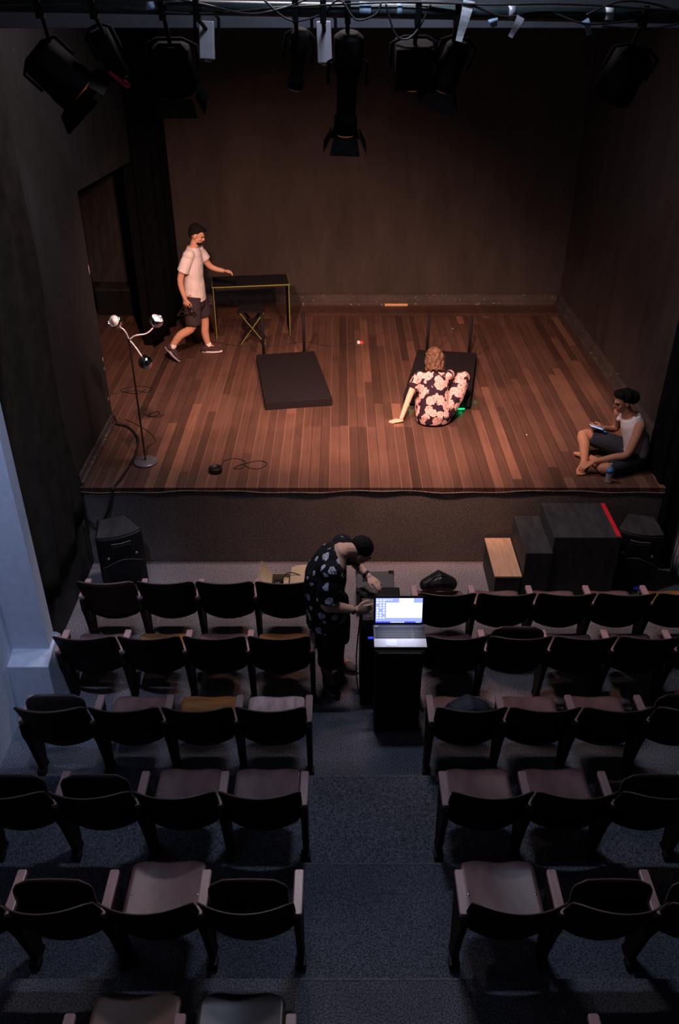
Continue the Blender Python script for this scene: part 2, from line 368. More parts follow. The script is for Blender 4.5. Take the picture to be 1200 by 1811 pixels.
# loose upper hem of the felt on the stage front
b = B(); pts = [(XL + i * (XR - XL) / 60, 7.197 - .004 * math.sin(i * .9), SZ - .045 - .012 * math.sin(i * .37) - .006 * math.sin(i * 1.1)) for i in range(61)]
b.tube(pts, .006, 6); part('hem', b, M_['apron'], smooth=True); o = bpy.data.objects['hem']; o.name = 'trim_1'; tag(o, kind='structure')
struct('wall_back', B().box(-4.6, XRS + .1, YB, YB + .12, 0, 6.3), M_['backwall'])
struct('wall_right', B().box(XR, XR + .12, -1.6, 7.3, -.1, 6.3), M_['housewall'])
struct('wall_right', B().box(XRS, XRS + .12, 7.3, YB + .1, 0, 6.3), M_['backwall'])
struct('wall_left', B().box(XL - .12, XL, -1.6, 5.06, -.1, 6.3), M_['bluewhite'])
struct('wall_left', B().box(XL - .12, XL, 5.06, 8.66, -.1, 6.3), M_['lwall'])
b = B().prism([(8.66, 3.40), (11.1, 3.28), (11.1, 6.3), (8.66, 6.3)], 0, XL - .12, XL); struct('wall_left', b, M_['lwall'])
struct('wall_left', B().box(XL - .12, XL, 11.1, YB, 0.8, 6.3), M_['velvet'])
struct('wall_wing', B().box(-4.6, -4.5, 8.6, YB, 0, 6.3), M_['dark'])
struct('wall_wing', B().box(-4.6, XL - .12, 8.5, 8.62, 0, 6.3), M_['dark'])
struct('wall_wing', B().box(-4.5, XL - .121, 12.78, YB - .001, SZ, 5.0), M_['dark'])
struct('wall_rear', B().box(XL - .1, XR + .1, -1.7, -1.6, -.1, 6.3), M_['dark'])
struct('ceiling', B().box(-4.6, XRS + .2, -1.7, YB + .1, 6.3, 6.4), M_['ceil'])
def molding(b, x0, y0, x1, y1, dx, dy):
    pass
b = B().box(-2.5, XRS - .055, YB - .05, YB, SZ, SZ + .15).box(-2.5, XRS - .075, YB - .075, YB - .05, SZ, SZ + .05); b.box(-2.5, XRS - .06, YB - .062, YB, SZ + .15, SZ + .165)
struct('baseboard_back', b, M_['molding'], bev=.005)
b = B().box(XRS - .05, XRS, 7.6, YB, SZ, SZ + .15).box(XRS - .075, XRS - .05, 7.6, YB, SZ, SZ + .05).box(XRS - .062, XRS, 7.6, YB, SZ + .15, SZ + .165)
struct('baseboard_right', b, M_['molding'], bev=.005)
b = B().box(XL, XL + .035, 7.22, 8.55, SZ, SZ + .05).box(XL, XL + .015, 7.22, 8.6, SZ + .05, SZ + .13)
struct('baseboard_left', b, M_['molding'], bev=.004)
# pale plastered pier with a wider plinth
b = B().box(XL - .02, -2.27, 5.05, 5.19, .0, 6.3); struct('pier', b, M_['bluewhite'], bev=.004)
b = B().prism([(4.89, -.02), (5.19, -.02), (5.19, .72), (5.06, .70), (4.98, .665), (4.89, .65)], 0, XL - .02, -2.245); struct('pier_plinth', b, M_['bluewhite'], bev=.006)
b = B(); b.prism([(5.19, .60), (5.25, .60), (5.25, .68), (5.19, .75)], 0, -2.33, -2.245); struct('trim_2', b, M_['bluewhite'])
# scuffs of bare plaster low on the right wall and at the wall end on the left
b = B()
for (y, z, h, w) in ((6.98, .08, .30, .05), (6.92, .12, .22, .035), (7.05, .2, .24, .02), (6.86, .06, .14, .03)):
    b.prism([(y, z), (y + w, z + h * .3), (y + w * .7, z + h), (y - w * .3, z + h * .6)], 0, XR - .004, XR + .01)
struct('trim_3', b, M_['scuff'])
b = B()
for (y, z, h, w) in ((7.13, .66, .07, .012), (7.1, .50, .12, .010), (8.62, 1.65, .05, .012), (8.63, 1.55, .03, .008), (8.63, 2.6, .09, .01), (8.60, 1.2, .04, .01), (7.08, .72, .05, .02)):
    b.prism([(y, z), (y + w, z + h * .3), (y + w * .7, z + h), (y - w * .3, z + h * .6)], 0, XL - .01, XL + .004)
struct('trim_4', b, M_['scuff'])

# ------------------------------------------------------------------ overhead
b = B().prism([(6.55, 4.862), (6.75, 4.862), (6.75, 5.16), (6.55, 5.16)], 0, XL, XR)
tag(part('ceiling_beam', b, M_['beam'], bev=.004), kind='structure')
pr_ = empty('lighting_pipe', (0, 6.0, 4.98)); tag(pr_, 'dark green-grey lighting pipe crossing above the stage front, wound with cables', 'pipe')
part('pipe', B().tube([(XL + .02, 6, 5.015), (XR - .02, 6, 4.925)], .040, 16, round_=False), M_['pipe'], pr_, smooth=True)
for x, w in ((-1.17, .055), (.12, .07), (.35, .03), (1.03, .04), (1.62, .05)):
    part('pipe_wrap', B().tube([(x, 6, 4.981 - .0156 * x), (x + w, 6, 4.981 - .0156 * (x + w))], .0425, 16, round_=False), M_['bluetape'] if x < 1 else M_['housing'] if x == 1.03 else M_['tape'], pr_, smooth=True)
rnd = random.Random(3)
LC = ['draped along the left end of the lighting pipe', 'hanging in a loop from the pipe left of the middle', 'bunched on the pipe above the tall spotlight',
      'dangling in a narrow V from the middle of the pipe', 'slack along the pipe right of the middle', 'looped over the right end of the lighting pipe', 'wound along the whole lighting pipe']
def pipez(x): return 4.981 - .0156 * x
CB = [[(-2.3, .05), (-1.9, .035), (-1.5, .05), (-1.2, .03), (-.9, .045)], [(-1.0, .045), (-.8, .01), (-.55, -.03), (-.35, 0), (-.2, .05)],
      [(-.45, .04), (-.3, -.06), (-.12, -.03), (0, .05), (.1, -.05), (.22, -.02), (.25, .04)], [(.28, .03), (.34, -.12), (.41, -.15), (.48, -.1), (.55, .03)],
      [(.5, .05), (.75, .045), (1.0, -.02), (1.25, .01), (1.5, -.05), (1.8, -.03)], [(1.5, .0), (1.7, .07), (1.95, .05), (2.1, -.02), (1.9, -.07), (1.6, -.06)],
      [(-2.4, -.03), (-1.6, .0), (-.9, -.035), (-.3, .01), (.4, .045), (.9, .04), (1.4, .05), (2.2, .02)]]
for pts, lb in zip(CB, LC):
    q = cr([(x, 5.945 - .02 * math.sin(x * 9), pipez(x) + dz) for x, dz in pts], 8)
    tag(part('cable', B().tube(q, .0065, 6), M_['rubber'], smooth=True), 'thin black cable ' + lb, 'cable', 'cables on the lighting pipe')
for (x, z0, w, h, m, lb, rot) in ((.78, .06, .07, .22, 'tape', 'wide strip of pale tape hanging from the pipe over a spotlight', 12), (.93, -.03, .06, .05, 'bluetape', 'pale blue tape scrap stuck under the pipe right of the wide strip', -20),
                    (1.10, -.02, .05, .12, 'housing', 'brownish tape end hanging below a wrapped joint of the pipe', 25), (1.49, -.03, .05, .09, 'bluetape', 'small blue tape tab hanging below the right half of the pipe', -30)):
    Mx = Matrix.Translation((x, 5.94, pipez(x) + z0)) @ Matrix.Rotation(R(rot), 4, 'Y')
    b = B(); b.grid(lambda u, v: Mx @ V(((u - .5) * w * (1 - .45 * v), -.01 * math.sin(v * 5), -v * h)), 3, 8)
    tag(part('tape_strip', b, M_[m], solid=.002), lb, 'tape')

def spotlight(loc, rx, ry, rz, L, Wd, label, kind='fresnel', silver=False, door=True, glint=True):
    """hanging lantern; local frame: -Z is the beam, hung from a clamp on the pipe"""
    x, y, z = loc; o = empty('spotlight', (x, y, z)); tag(o, label, 'spotlight', 'spotlights on the lighting pipe')
    Mx = Matrix.Translation((x, y, z)) @ Matrix.Rotation(R(rz), 4, 'Z') @ Matrix.Rotation(R(ry), 4, 'Y') @ Matrix.Rotation(R(rx), 4, 'X')
    top = V((x, 6.0, pipez(x)))
    # clamp and hook
    b = B().box(x - .018, x + .018, 5.95, 6.05, top.z - .075, top.z + .05); b.tube([(x, 6.03, top.z - .07), (x, (6.03 + y) / 2, (top.z + z) / 2), (x, y, z + .06)], .014, 8)
    part('clamp', b, M_['iron'], o, bev=.003)
    w = Wd / 2
    b = B(); q = [V((-w - .03, 0, 0)), V((-w - .03, 0, .13)), V((-w * .6, 0, .17)), V((w * .6, 0, .17)), V((w + .03, 0, .13)), V((w + .03, 0, 0))]
    b.tube([Mx @ p for p in q], .011, 8); part('yoke', b, M_['iron'], o, smooth=True)
    b = B(); zz = (lambda h: (Mx @ V((0, 0, h))))
    ax = (Mx.to_3x3() @ V((0, 0, -1))).normalized()
    if kind == 'box':
        b.box(-w, w, -w * .8, w * .8, -L / 2, L / 2, Mx)
    elif kind == 'profile':
        b.lathe(zz(L / 2), [(w * .6, 0), (w, .03), (w, L * .35), (w * .72, L * .42), (w * .66, L * .8), (w * .82, L * .84), (w * .82, L)], 20, ax)
    else:
        b.lathe(zz(L / 2), [(w * .55, 0), (w * .9, L * .12), (w * .96, L * .7), (w, L * .72), (w, L)], 20, ax)
    bd = part('housing', b, M_['housing'] if silver else M_['iron'], o, bev=.006, smooth=(kind != 'box'))
    b = B().lathe(zz(-L / 2 - .001), [(w * .7, 0), (w * .6, .012), (.001, .02)], 20, ax); part('lens', b, M_['lens'] if glint else M_['greylight'], o, smooth=True)
    if door:
        b = B()
        for sx, sy in ((1, 0), (-1, 0), (0, 1), (0, -1)):
            a = V((sx * w, sy * w, -L / 2)); e = a + V((sx * .05, sy * .05, -.10)); t = V((sy, sx, 0)) * w * .85
            f = [Mx @ p for p in (a + t, a - t, e - t * 1.25, e + t * 1.25)]; vs = [b.bm.verts.new(p) for p in f]; b.face(vs)
        part('barn_door', b, M_['iron'], o, solid=.003)
    return o
spotlight((-1.83, 6.15, 4.63), 25, -38, -20, .34, .30, 'big black spotlight tilted sideways at the far left end of the pipe', 'fresnel')
spotlight((-1.50, 6.25, 4.73), 10, -22, 0, .30, .12, 'slim black lantern with a red filter, second from the left', 'box', glint=False, door=False)
o = bpy.data.objects['spotlight.001']; Mx = Matrix.Translation((-1.45, 6.25, 4.58)) @ Matrix.Rotation(R(-50), 4, 'Y'); part('colour_filter', B().box(-.01, .01, -.05, .05, -.07, .07, Mx), M_['redfilter'], o)
spotlight((-1.08, 6.2, 4.66), 22, 0, 0, .30, .27, 'black fresnel spotlight with barn doors right of the slim lantern', 'fresnel')
spotlight((-.87, 6.35, 4.80), -5, 3, 0, .22, .095, 'small silver-grey lantern beside the left fresnel spotlight', 'box', silver=True, door=False, glint=False)
spotlight((-.27, 6.25, 4.70), 12, 8, 0, .36, .13, 'narrow black spotlight hanging left of the middle of the pipe', 'profile', door=False, glint=False)
spotlight((-.10, 6.35, 4.79), 0, -2, 0, .24, .095, 'small silver-grey lantern near the middle of the pipe', 'box', silver=True, door=False, glint=False)
spotlight((.05, 6.15, 4.56), 14, 2, 0, .62, .19, 'tall black profile spotlight reaching lowest in the middle', 'profile')
spotlight((.48, 6.2, 4.67), 20, 0, 0, .26, .24, 'square black floodlight right of the tall profile spotlight', 'box', door=False)
spotlight((.72, 6.15, 4.67), 20, 14, 10, .30, .17, 'black spotlight under the wide hanging tape strip', 'fresnel')
spotlight((1.86, 6.2, 4.62), 24, 14, 15, .32, .28, 'large black spotlight near the right end of the pipe', 'fresnel', door=False, glint=False)
for i, a in enumerate(HOUSE):
    x, y, z = a[0]; o = empty('house_light_housing', (x, y, z)); tag(o, ['added housing around the unseen area light above the front rows', 'added housing around the unseen area light above the middle rows', 'added housing around the unseen area light above the back rows'][i], 'ceiling light')
    part('housing', B().box(x - a[4] / 2, x + a[4] / 2, y - a[5] / 2, y + a[5] / 2, z + .02, 6.3), M_['beam'], o)  # housings added around the unseen area lights
o = empty('pier_fill_housing', (-1.3, 2.55, 6.05)); tag(o, 'added unseen housing for the cool fill light on the pale pier', 'spotlight')
part('housing', B().lathe((-1.28, 2.5, 5.98), [(.05, 0), (.07, .1)], 16, V((-1.2, 2.4, -4.4)).normalized()).tube([(-1.3, 2.5, 6.3), (-1.3, 2.5, 6.0)], .012, 8), M_['iron'], o)  # housing added around the unseen pier fill light

# ------------------------------------------------------------------ drapes
def drape(name, label, x0y0, x1y1, z0, z1, amp, waves, m, nrm=(1, 0), bottomf=None, seed=0, nu=80, diag=0):
    r = random.Random(seed); ph = [r.uniform(0, 6) for _ in range(4)]
    (ax, ay), (bx, by) = x0y0, x1y1
    def f(u, v):
        k = waves * 2 * math.pi * (u + diag * (1 - v)); d = amp * (math.sin(k + ph[0]) + .5 * math.sin(k * 1.7 + ph[1]) + .3 * math.sin(k * .5 + 2 * v + ph[2])) * (.75 + .35 * (1 - v))
        zb = z0 if bottomf is None else bottomf(u)
        x = ax + (bx - ax) * u; y = ay + (by - ay) * u
        return V((x + nrm[0] * d, y + nrm[1] * d, zb + (z1 - zb) * v))
    return tag(part(name, B().grid(f, nu, 24), m, solid=.006, smooth=True), label, 'curtain')
drape('curtain', 'faded black cloth draped over the left wall beside the pale pier', (-2.48, 5.25), (-2.48, 6.93), .5, 5.9, .022, 3.2, M_['drape'], bottomf=lambda u: .75 - .25 * math.sin(u * 2.8) + .1 * u, seed=4, diag=.55)
drape('curtain', 'black velvet curtain hanging at the back left, behind the walking man', (-2.38, 12.35), (-2.50, 11.0), SZ, 5.6, .035, 4, M_['velvet'], seed=2)
b = B()
def f(u, v):
    a = u * 2 * math.pi; r = .20 + .03 * math.sin(9 * a) + .06 * (1 - v) ** 4
    return V((3.27 + .42 * r * math.cos(a), 7.48 + 1.45 * r * math.sin(a), .12 + v * 5.9))
b.grid(f, 72, 20); tag(part('curtain', b, M_['velvet'], smooth=True), 'black leg curtain gathered at the right front corner of the stage', 'curtain')

# ------------------------------------------------------------------ theatre seats
def rrect(w, h, r, n=5):
    o = []
    for cx, cy, a0 in ((w - r, h - r, 0), (-w + r, h - r, 90), (-w + r, -h + r, 180), (w - r, -h + r, 270)):
        for i in range(n + 1): a = R(a0 + 90 * i / n); o.append((cx + r * math.cos(a), cy + r * math.sin(a)))
    return o
def back_bm():
    b = B()
    def f(u, v):
        s = 2 * u - 1; c = max(0, abs(s) - .82) / .18; zb = .40 + .04 * s * s + .075 * c * c; zt = .91 - .030 * s * s - .030 * c * c
        t = (zb + (zt - zb) * v - .40) / .51
        return V((s * .240, .03 - .185 * t + .075 * s * s + .02 * math.sin(t * 3.14), .40 + .51 * t))
    return b.grid(f, 28, 8)
def pan_bm():
    b = B()
    def f(u, v):
        s = 2 * u - 1; q = max(0, (v - .84) / .16); q0 = max(0, (.10 - v) / .10); hw = .208 - .075 * (1 - math.sqrt(max(0, 1 - q * q))) - .03 * q0 ** 2
        fr = .40 - .004 * max(0, math.cos(s * 2.2)) * v
        return V((s * hw, v * fr, .010 * s * s * (1 - q) - .016 * q * q + .012 * (1 - v) ** 2 - .004 * math.cos(s * 3) * v))
    return b.grid(f, 20, 16)
def std_bm(): return B().prism([(0, .62), (.28, .62), (.255, .44), (.215, .05), (.235, .02), (.235, 0), (.10, 0), (.10, .02), (.12, .05), (.04, .40), (.0, .52)], 0, -.018, .018)
def arm_bm():
    b = B(); b.prism(rrect(.026, .133, .012, 3), 2, .62, .652); bmesh.ops.translate(b.bm, verts=b.bm.verts, vec=(0, .145, 0)); return b
def mesh_only(name, b, mats, **k):
    o = part(name, b, mats, local=True, **k); bpy.context.view_layer.update()
    dg = bpy.context.evaluated_depsgraph_get(); me = bpy.data.meshes.new_from_object(o.evaluated_get(dg)); bpy.data.objects.remove(o); me.name = name; return me
ME = {}
ME['back'] = mesh_only('backrest', back_bm(), [M_['chairback'], M_['rim']], solid=.010, rim=True, smooth=True)
ME['backbrown'] = mesh_only('backrest', back_bm(), [M_['brownback'], M_['rim']], solid=.014, rim=True, smooth=True)
for k, m in (('m', 'pan'), ('d', 'panshaded'), ('o', 'panorange'), ('b', 'panbrown'), ('p', 'panpale')):
    ME[k] = mesh_only('seat', pan_bm(), [M_[m], M_['rim']], solid=.010, rim=True, smooth=True)
ME['std'] = mesh_only('side_support', std_bm(), M_['standard'], bev=.004)
ME['arm'] = mesh_only('armrest', arm_bm(), M_['arm'], bev=.006)
ME['foot'] = mesh_only('foot_bracket', B().box(-.03, .03, .09, .15, 0, .05), M_['black'], bev=.003)
ME['screw'] = mesh_only('screw', B().lathe((0, 0, 0), [(.008, 0), (.007, .004), (.001, .005)], 8), M_['screw'], smooth=True)
ME['hinge'] = mesh_only('hinge_plate', B().box(-.012, .012, -.008, .004, .60, .62), M_['standard'], bev=.003)
def child(par, name, me, loc=(0, 0, 0), rot=(0, 0, 0), label=None):
    o = bpy.data.objects.new(name, me); COL.objects.link(o); o.parent = par; o.location = loc; o.rotation_euler = rot
    if label: o['label'] = label
    return o
def seat(x0, A, z, state, tone, both, label, brownback=False):
    """x0: centre of the left armrest; A: front end of the armrests; state d(own) / f(olded)"""
    o = empty('theatre_seat', (x0 + .25, A - .28, z)); tag(o, label, 'seat', 'wooden theatre seats in rows')
    child(o, 'backrest', ME['backbrown' if brownback else 'back'])
    p = child(o, 'seat', ME[tone], (0, .085, .44), (R(92) if state == 'f' else 0, 0, 0), {'o': 'orange-brown veneer seat', 'p': 'pale shiny seat'}.get(tone))
    for sx in (-.185, .185): child(p, 'screw', ME['screw'], (sx, .17, .016))
    for dx in ((-.25, .25) if both else (-.25,)):
        s = child(o, 'side_support', ME['std'], (dx, 0, 0)); child(s, 'foot_bracket', ME['foot'], (.0, .0, .0)); child(o, 'armrest', ME['arm'], (dx, 0, 0)); child(s, 'hinge_plate', ME['hinge'], (0, 0, 0))
    return o
ROWS = [(6.04, 0), (5.34, 0), (4.49, .10), (3.66, .25), (2.87, .38), (2.05, .50)]
ROWN = ['front row', 'second row', 'third row', 'fourth row', 'fifth row', 'nearest row']
XA, XB = -.218, .648
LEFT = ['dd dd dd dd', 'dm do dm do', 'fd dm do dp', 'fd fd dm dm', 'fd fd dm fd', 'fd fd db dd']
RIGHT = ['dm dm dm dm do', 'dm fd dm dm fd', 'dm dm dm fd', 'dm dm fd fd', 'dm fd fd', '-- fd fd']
SW = {'d': 'seat down', 'f': 'seat tipped up'}
TN = {'m': 'mahogany', 'd': 'dark', 'o': 'orange-brown', 'p': 'pale shiny', 'b': 'brown'}
LP = ['against the left wall', 'second from the left wall', 'second from the aisle', 'beside the aisle']
RP = ['beside the aisle', 'second from the aisle', 'third from the aisle', 'fourth from the aisle', 'fifth from the aisle']
SEATS = {}
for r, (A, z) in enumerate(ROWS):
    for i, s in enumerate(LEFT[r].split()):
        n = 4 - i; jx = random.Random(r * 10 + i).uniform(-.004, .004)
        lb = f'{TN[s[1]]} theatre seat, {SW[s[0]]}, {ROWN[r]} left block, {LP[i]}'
        if s[0] == 'f': lb = f'shaded theatre seat, seat tipped up, {ROWN[r]} left block, {LP[i]}'
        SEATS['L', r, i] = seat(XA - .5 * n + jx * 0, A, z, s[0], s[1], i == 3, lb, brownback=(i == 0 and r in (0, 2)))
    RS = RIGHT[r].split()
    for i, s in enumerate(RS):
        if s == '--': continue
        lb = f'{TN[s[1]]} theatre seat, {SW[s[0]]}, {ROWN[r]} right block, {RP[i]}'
        if s[0] == 'f': lb = f'shaded theatre seat, seat tipped up, {ROWN[r]} right block, {RP[i]}'
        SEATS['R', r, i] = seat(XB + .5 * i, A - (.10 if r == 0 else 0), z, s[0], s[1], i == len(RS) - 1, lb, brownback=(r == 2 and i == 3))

for k, o in SEATS.items():
    if k[0] == 'R' and k[1] == 0:
        for c in o.children:
            if c.name.startswith('backrest'): c.scale = (1, 1, .95)
# things on seats
b = B(); b.tube([(.765, 4.43, .55), (.84, 4.46, .57), (.96, 4.51, .585), (1.02, 4.50, .575)], [(.07, .06), (.11, .09), (.12, .105), (.10, .09)], 14, side=(0, 1, 0))
tag(part('cushion_bag', b, M_['bag'], voxel=.008, sm=4), 'dark navy soft bag lying on the third-row aisle seat right of the lectern', 'bag')
b = B(); b.tube([(.78, 6.10, .53), (.90, 6.13, .56), (1.0, 6.12, .53)], [(.07, .06), (.11, .09), (.08, .06)], 14, side=(0, 1, 0)); b.tube(cr([(.78, 6.05, .57), (.85, 6.0, .69), (.94, 6.02, .68), (1.0, 6.06, .56)], 5), .01, 8)
tag(part('handbag', b, M_['blackbag'], voxel=.007, sm=2), 'slumped black leather bag on the front-row seat behind the laptop', 'bag')

# ------------------------------------------------------------------ steps, speakers, boxes by the stage front
o = empty('stage_steps', (2.2, 6.8, 0)); tag(o, 'worn black two-level step unit standing against the stage front', 'steps')
part('upper_step', B().box(2.0, 2.63, 6.54, 7.16, 0, .75), M_['stepblack'], o, bev=.005)
part('lower_step', B().box(1.745, 1.998, 6.50, 7.16, 0, .60), M_['stepblack'], o, bev=.005)
tag(part('edge_tape', B().box(2.585, 2.625, 6.555, 7.15, .7505, .753), M_['redtape'], o), 'bright red tape strip')
o = empty('wooden_step', (1.61, 6.8, 0)); tag(o, 'low step box with bare pale wood top left of the black steps', 'step')
tag(part('top_board', B().box(1.475, 1.735, 6.49, 7.15, .32, .34), M_['wood'], o, bev=.003), 'bare pine board')
part('box_side', B().box(1.485, 1.725, 6.50, 7.14, 0, .32), M_['stepblack'], o, bev=.003)
def speaker(x, y, rz, label, mir=1):
    o = empty('loudspeaker', (x, y, 0)); tag(o, label, 'speaker', 'loudspeakers in front of the stage')
    Mx = Matrix.Translation((x, y, 0)) @ Matrix.Rotation(R(rz), 4, 'Z') @ Matrix.Diagonal((1.12, 1.12, 1.06, 1))
    # trapezoid cabinet, front is local -Y and bulges
    fr = [(.20 * math.sin(R(t)) / math.sin(R(50)), -.14 - .05 * (math.cos(R(t)) - math.cos(R(50))) / (1 - math.cos(R(50)))) for t in range(-50, 51, 10)]
    outl = fr + [(.13, .18), (-.13, .18)]
    b = B(); b.prism(outl, 2, .02, .62, Mx); part('cabinet', b, M_['black'], o, bev=.02, smooth=False)
    b = B(); b.prism([(a * .93, c + .012) for a, c in fr] + [(.11, .14), (-.11, .14)], 2, .62, .635, Mx); part('top_cap', b, M_['stepblack'], o, bev=.004)
    q = [(Mx @ V((a * .9, c - .006, .34 + .045 * math.cos(a * 12)))) for a, c in fr]; part('baffle_ridge', B().tube(q, .005, 6), M_['greydev'], o, smooth=True)
    fwd = Mx.to_3x3() @ V((0, -1, 0))
    b = B().lathe(Mx @ V((0, -.168, .22)), [(.155, 0), (.155, .018), (.14, .024), (.001, .03)], 28, fwd); part('grille', b, M_['dark'], o, smooth=True)
    b = B().prism([(-.10, .44), (.10, .44), (.08, .54), (-.08, .54)], 1, -.200, -.16, Mx); part('horn', b, M_['dark'], o, bev=.01)
    part('top_handle', B().tube([Mx @ V((-.08, -.205, .575)), Mx @ V((0, -.212, .57)), Mx @ V((.08, -.205, .575))], .006, 6), M_['greydev'], o, smooth=True)
    for sx in (-.12, .12): part('knob', B().lathe(Mx @ V((sx, -.18, .42)), [(.012, 0), (.01, .012)], 10, fwd), M_['greylight'], o)
    part('badge', B().box(.03, .10, -.203, -.19, .045, .072, Mx), mat('blue_badge', (.03, .03, .30), .4, emit=(.02, .02, .5), es=.12), o)
speaker(-2.17, 6.87, 24, 'black floor loudspeaker at the foot of the stage by the left wall')
speaker(2.93, 6.90, -16, 'black floor loudspeaker at the foot of the stage right of the steps')

# cardboard box with equipment
o = empty('cardboard_box', (-.60, 6.55, 0)); tag(o, 'open cardboard box full of equipment on the carpet behind the front row', 'box')
x0, x1, y0, y1, h = -.655, -.47, 6.38, 6.66, .25; t = .005
b = B().box(x0, x1, y0, y0 + t, 0, h).box(x0, x1, y1 - t, y1, 0, h).box(x0, x0 + t, y0, y1, 0, h).box(x1 - t, x1, y0, y1, 0, h).box(x0, x1, y0, y1, 0, t)
part('carton', b, M_['card'], o)
b = B(); b.grid(lambda u, v: V((x0 - (.135 - .05 * u) * v, y0 + (y1 - y0) * u * (1 - .25 * v), h + (.05 + .15 * u) * v)), 2, 6); part('flap', b, M_['card'], o, solid=.005)
b = B(); b.grid(lambda u, v: V((x1 + (.24 - .03 * u) * v, y0 - .02 + (y1 - y0 + .12) * u, h + .0 + .03 * math.sin(v * 2.6))), 2, 8); part('flap', b, M_['card'], o, solid=.005)
b = B().box(x0 + .02, x0 + .105, y0 + .05, y1 - .03, .006, .20); e = empty('mains_adapter', (-.59, 6.5, .006)); tag(e, 'black boxy device inside the open cardboard box', 'device')
part('casing', b, M_['black'], e, bev=.006); part('faceplate', B().box(x0 + .035, x0 + .09, y0 + .13, y1 - .08, .20, .206), M_['greydev'], e)
b = B().box(x0 + .115, x0 + .165, y0 + .02, y1 - .02, .006, .22); tag(part('packing_block', b, M_['card'], bev=.004), 'folded cardboard insert standing inside the open box', 'packaging')
b = B().tube(cr([(-.57, 6.56, .215), (-.52, 6.62, .27), (-.44, 6.62, .285), (-.33, 6.56, .265), (-.24, 6.50, .24), (-.20, 6.46, .10), (-.19, 6.44, .01)], 6), .005, 6)
tag(part('cable', b, M_['rubber'], smooth=True), 'thin dark cable trailing over the right flap of the cardboard box', 'cable')

# flight case behind the second stand
o = empty('equipment_case', (.40, 6.47, 0)); tag(o, 'flat grey equipment case with black corner pieces on the carpet behind the laptop', 'case')
part('case_shell', B().box(.16, .52, 6.31, 6.63, 0, .30), M_['greydev'], o, bev=.008)
for x, y in ((.16, 6.31), (.475, 6.31), (.16, 6.585), (.475, 6.585)): part('corner_piece', B().box(x - .004, x + .05, y - .004, y + .05, .262, .305), M_['black'], o, bev=.004)
part('handle', B().box(.22, .29, 6.46, 6.50, .30, .312), M_['black'], o, bev=.004)

# lectern with laptop
o = empty('lectern', (.445, 4.90, .10)); tag(o, 'tall matt black pedestal in the aisle carrying the open laptop', 'lectern')
part('body', B().box(.272, .618, 4.735, 5.06, .10, .93), M_['dark'], o, bev=.004)
part('top_board', B().box(.262, .628, 4.722, 5.085, .93, .952), M_['black'], o, bev=.003)
part('front_strip', B().box(.285, .605, 4.712, 4.722, .934, .944), M_['greydev'], o)
lz = .953
o = empty('laptop', (.45, 4.88, lz)); tag(o, 'open laptop with glowing screen and pearl palm rest on the black pedestal', 'laptop')
part('base', B().box(.255, .645, 4.745, 5.005, lz, lz + .022), M_['lapgrey'], o, bev=.005)
tag(part('palm_rest', B().box(.256, .644, 4.744, 4.838, lz + .0222, lz + .025), M_['lapwhite'], o, bev=.002), 'pearl white palm rest')
part('touchpad', B().box(.345, .425, 4.757, 4.828, lz + .025, lz + .0262), M_['silver'], o)
b = B().box(.27, .64, 4.849, 4.972, lz + .0221, lz + .0236)
for r in range(6):
    for c in range(19):
        x = .272 + c * .0192; y = 4.85 + r * .0205
        if 14 <= c < 15: continue
        b.box(x, x + .0155, y, y + .0165, lz + .0225, lz + .026)
part('keyboard', b, M_['key'], o)
part('sticker', B().box(.268, .292, 4.982, 4.992, lz + .0222, lz + .0228), M_['lapwhite'], o)
Sx = Matrix.Translation((.45, 5.005, lz + .02)) @ Matrix.Rotation(R(-10), 4, 'X')
disp = part('display', B().box(-.192, .192, 0, .012, 0, .245, Sx), M_['black'], o, bev=.005)
b = B(); q = lambda x0, x1, z0, z1, y=-.0015: b.box(x0, x1, y, -.0005, z0, z1, Sx)
b.mi = 0; q(-.176, .176, .022, .228)
b.mi = 1; q(-.098, .174, .062, .190, -.002); q(.0, .108, .190, .226, -.002)
b.mi = 2; q(-.176, .176, .018, .030, -.0022)
b.mi = 1
for r in range(8):
    for c in range(3):
        if (r * 3 + c) % 7 != 6: q(-.170 + c * .024, -.157 + c * .024, .206 - r * .0215, .217 - r * .0215, -.002)
for c in range(3, 6): q(-.170 + c * .021, -.158 + c * .021, .210, .218, -.002)
for c in range(9): q(-.062 + c * .012, -.055 + c * .012, .020, .027, -.003)
for c in range(3): q(.13 + c * .013, .138 + c * .013, .021, .027, -.003)
tag(part('screen', b, [M_['scr_bg'], M_['scr_win'], M_['scr_bar']], disp, loc=None, local=False) if False else None or part('screen', b, [M_['scr_bg'], M_['scr_win'], M_['scr_bar']], o), 'glowing blue desktop with a white window')
sp = Sx @ V((0, -.02, .13))
l = light('laptop_glow', 'AREA', sp, sp + V((0, -1, -.35)), 1.1, (.6, .72, 1), .30, .2)
tag(part('usb_stick', B().box(.213, .253, 4.855, 4.875, lz + .004, lz + .014), M_['bluelight'], bev=.002), 'small glowing blue plug in the left side of the laptop', 'usb stick')
